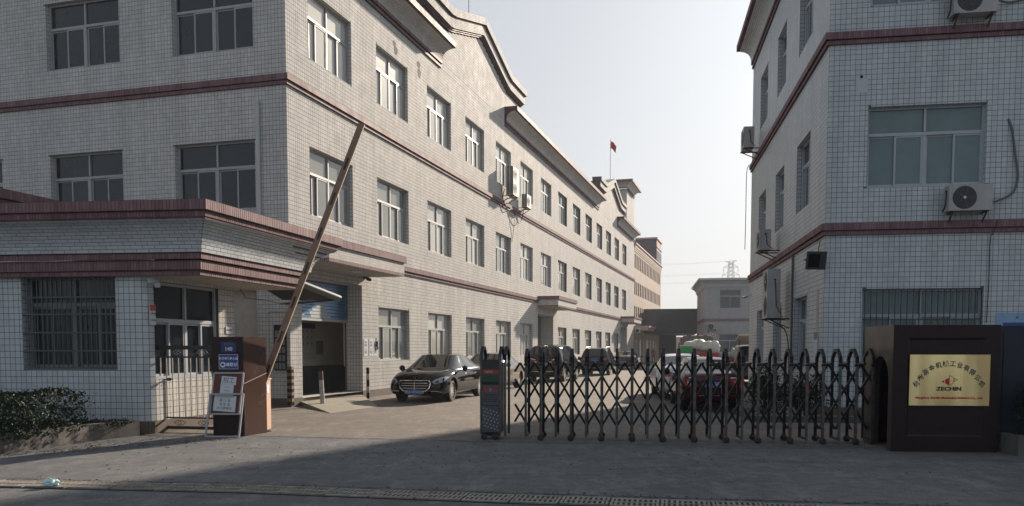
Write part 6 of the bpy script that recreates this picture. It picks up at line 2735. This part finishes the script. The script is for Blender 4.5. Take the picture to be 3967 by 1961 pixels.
def blob(name, label, cat, c, d, m, seed, group=None):
    t_ = thing(name, label, cat, tuple(c), group=group)
    bm = bmesh.new()
    bmesh.ops.create_icosphere(bm, subdivisions=3, radius=1)
    for v in bm.verts:
        q = v.co + Vector((seed * 3.1, 0, seed))
        k = 1 + .28 * mn.noise(q * 1.7) + .14 * mn.noise(q * 5)
        s2 = Vector([math.copysign(abs(x) ** .75, x) for x in v.co])
        v.co = Vector((s2.x * d[0] * k, s2.y * d[1] * k, s2.z * d[2] * k))
        v.co.z = max(v.co.z, -d[2] * .8)
    me = bpy.data.meshes.new('cloth')
    bm.to_mesh(me)
    bm.free()
    me.materials.append(M[m])
    me.polygons.foreach_set('use_smooth', [True] * len(me.polygons))
    link('cloth', me, t_, Matrix.Translation(c))


for k, (x, y, z, dx, dz, lab) in enumerate(((-.55, -2.1, 1.78, .34, .26, 'white woven sack at the left of the truck load beside the green crate'), (-.05, -2.0, 1.78, .42, .34, 'large white woven sack in the middle of the truck load'), (.35, -2.1, 1.72, .40, .32, 'crumpled white woven sack right of the middle of the truck load'), (.78, -2.0, 1.62, .30, .40, 'white woven sack at the right end of the truck load'), (.0, -1.7, 1.42, .9, .24, 'flat white sack under the others on the truck bed'))):
    p = TC + RT * x + FWD * y + zv * z
    blob('sack', lab, 'sack', p, (dx, .4, dz), 'sack', k + 1, 'white woven sacks on the truck bed')
gx = thing('crate', 'bright green plastic crate at the left of the truck load', 'crate', TC + RT * -1.0 + FWD * -2.2 + zv * 1.35)
b = MB()
c_ = TC + RT * -.80 + FWD * -2.35 + zv * 1.55
b.box(c_, (.62, .40, .40))
b.build('box', M['green_plastic'], gx)
b = MB()
b.box(c_ + zv * .22, (.68, .44, .06))
b.build('lid', M['paper'], gx)

# ------------------------------------------------------------------ person in red
pp = thing('person', 'person in a red jacket and dark trousers standing far off behind the gate', 'person', (15.55, 91, 0))
pj = {'pelvis': (0, 0, .88), 'spine': (0, 0, 1.15), 'chest': (0, -.01, 1.32), 'neck': (0, -.01, 1.45), 'head': (0, -.02, 1.55), 'top': (0, -.01, 1.66),
      'shl': (-.17, 0, 1.38), 'ell': (-.24, .02, 1.12), 'hal': (-.22, -.08, .88), 'shr': (.17, 0, 1.38), 'elr': (.24, .02, 1.12), 'har': (.24, -.08, .88),
      'hil': (-.09, 0, .84), 'knl': (-.10, -.03, .46), 'anl': (-.11, .02, .08), 'tol': (-.12, -.12, .03), 'hir': (.09, 0, .84), 'knr': (.11, .02, .46), 'anr': (.13, .06, .08), 'tor': (.14, -.08, .03)}
rad = dict(pelvis=.13, spine=.125, chest=.145, neck=.055, head=.09, top=.06, shl=.07, ell=.05, hal=.035, shr=.07, elr=.05, har=.035, hil=.09, knl=.065, anl=.045, tol=.035, hir=.09, knr=.065, anr=.045, tor=.035)
ks = list(pj)
ed = [('pelvis', 'spine'), ('spine', 'chest'), ('chest', 'neck'), ('neck', 'head'), ('head', 'top'), ('chest', 'shl'), ('shl', 'ell'), ('ell', 'hal'), ('chest', 'shr'), ('shr', 'elr'), ('elr', 'har'),
      ('pelvis', 'hil'), ('hil', 'knl'), ('knl', 'anl'), ('anl', 'tol'), ('pelvis', 'hir'), ('hir', 'knr'), ('knr', 'anr'), ('anr', 'tor')]
me = bpy.data.meshes.new('sk')
me.from_pydata([pj[k] for k in ks], [(ks.index(a), ks.index(c)) for a, c in ed], [])
o = bpy.data.objects.new('sk', me)
COL.objects.link(o)
md = o.modifiers.new('k', 'SKIN')
for v, k in zip(me.skin_vertices[0].data, ks):
    v.radius = (rad[k], rad[k])
me.skin_vertices[0].data[0].use_root = True
o.modifiers.new('s', 'SUBSURF').render_levels = 1
dg = bpy.context.evaluated_depsgraph_get()
ev = bpy.data.meshes.new_from_object(o.evaluated_get(dg))
bpy.data.objects.remove(o)
ev.name = 'body'
ev.materials.clear()
for m_ in ('skin', 'jacket_red', 'trousers', 'hair'):
    ev.materials.append(M[m_])
for p in ev.polygons:
    c = p.center
    p.use_smooth = True
    p.material_index = 0
    if c.z < .92 and abs(c.x) < .19:
        p.material_index = 2
    elif c.z < 1.47 and not (c.z < .93):
        p.material_index = 1
    if c.z > 1.56 and c.y > -.06 or c.z > 1.62:
        p.material_index = 3
    if c.z < .1:
        p.material_index = 3
link('body', ev, pp, Matrix.Translation((15.55, 91, 0)))
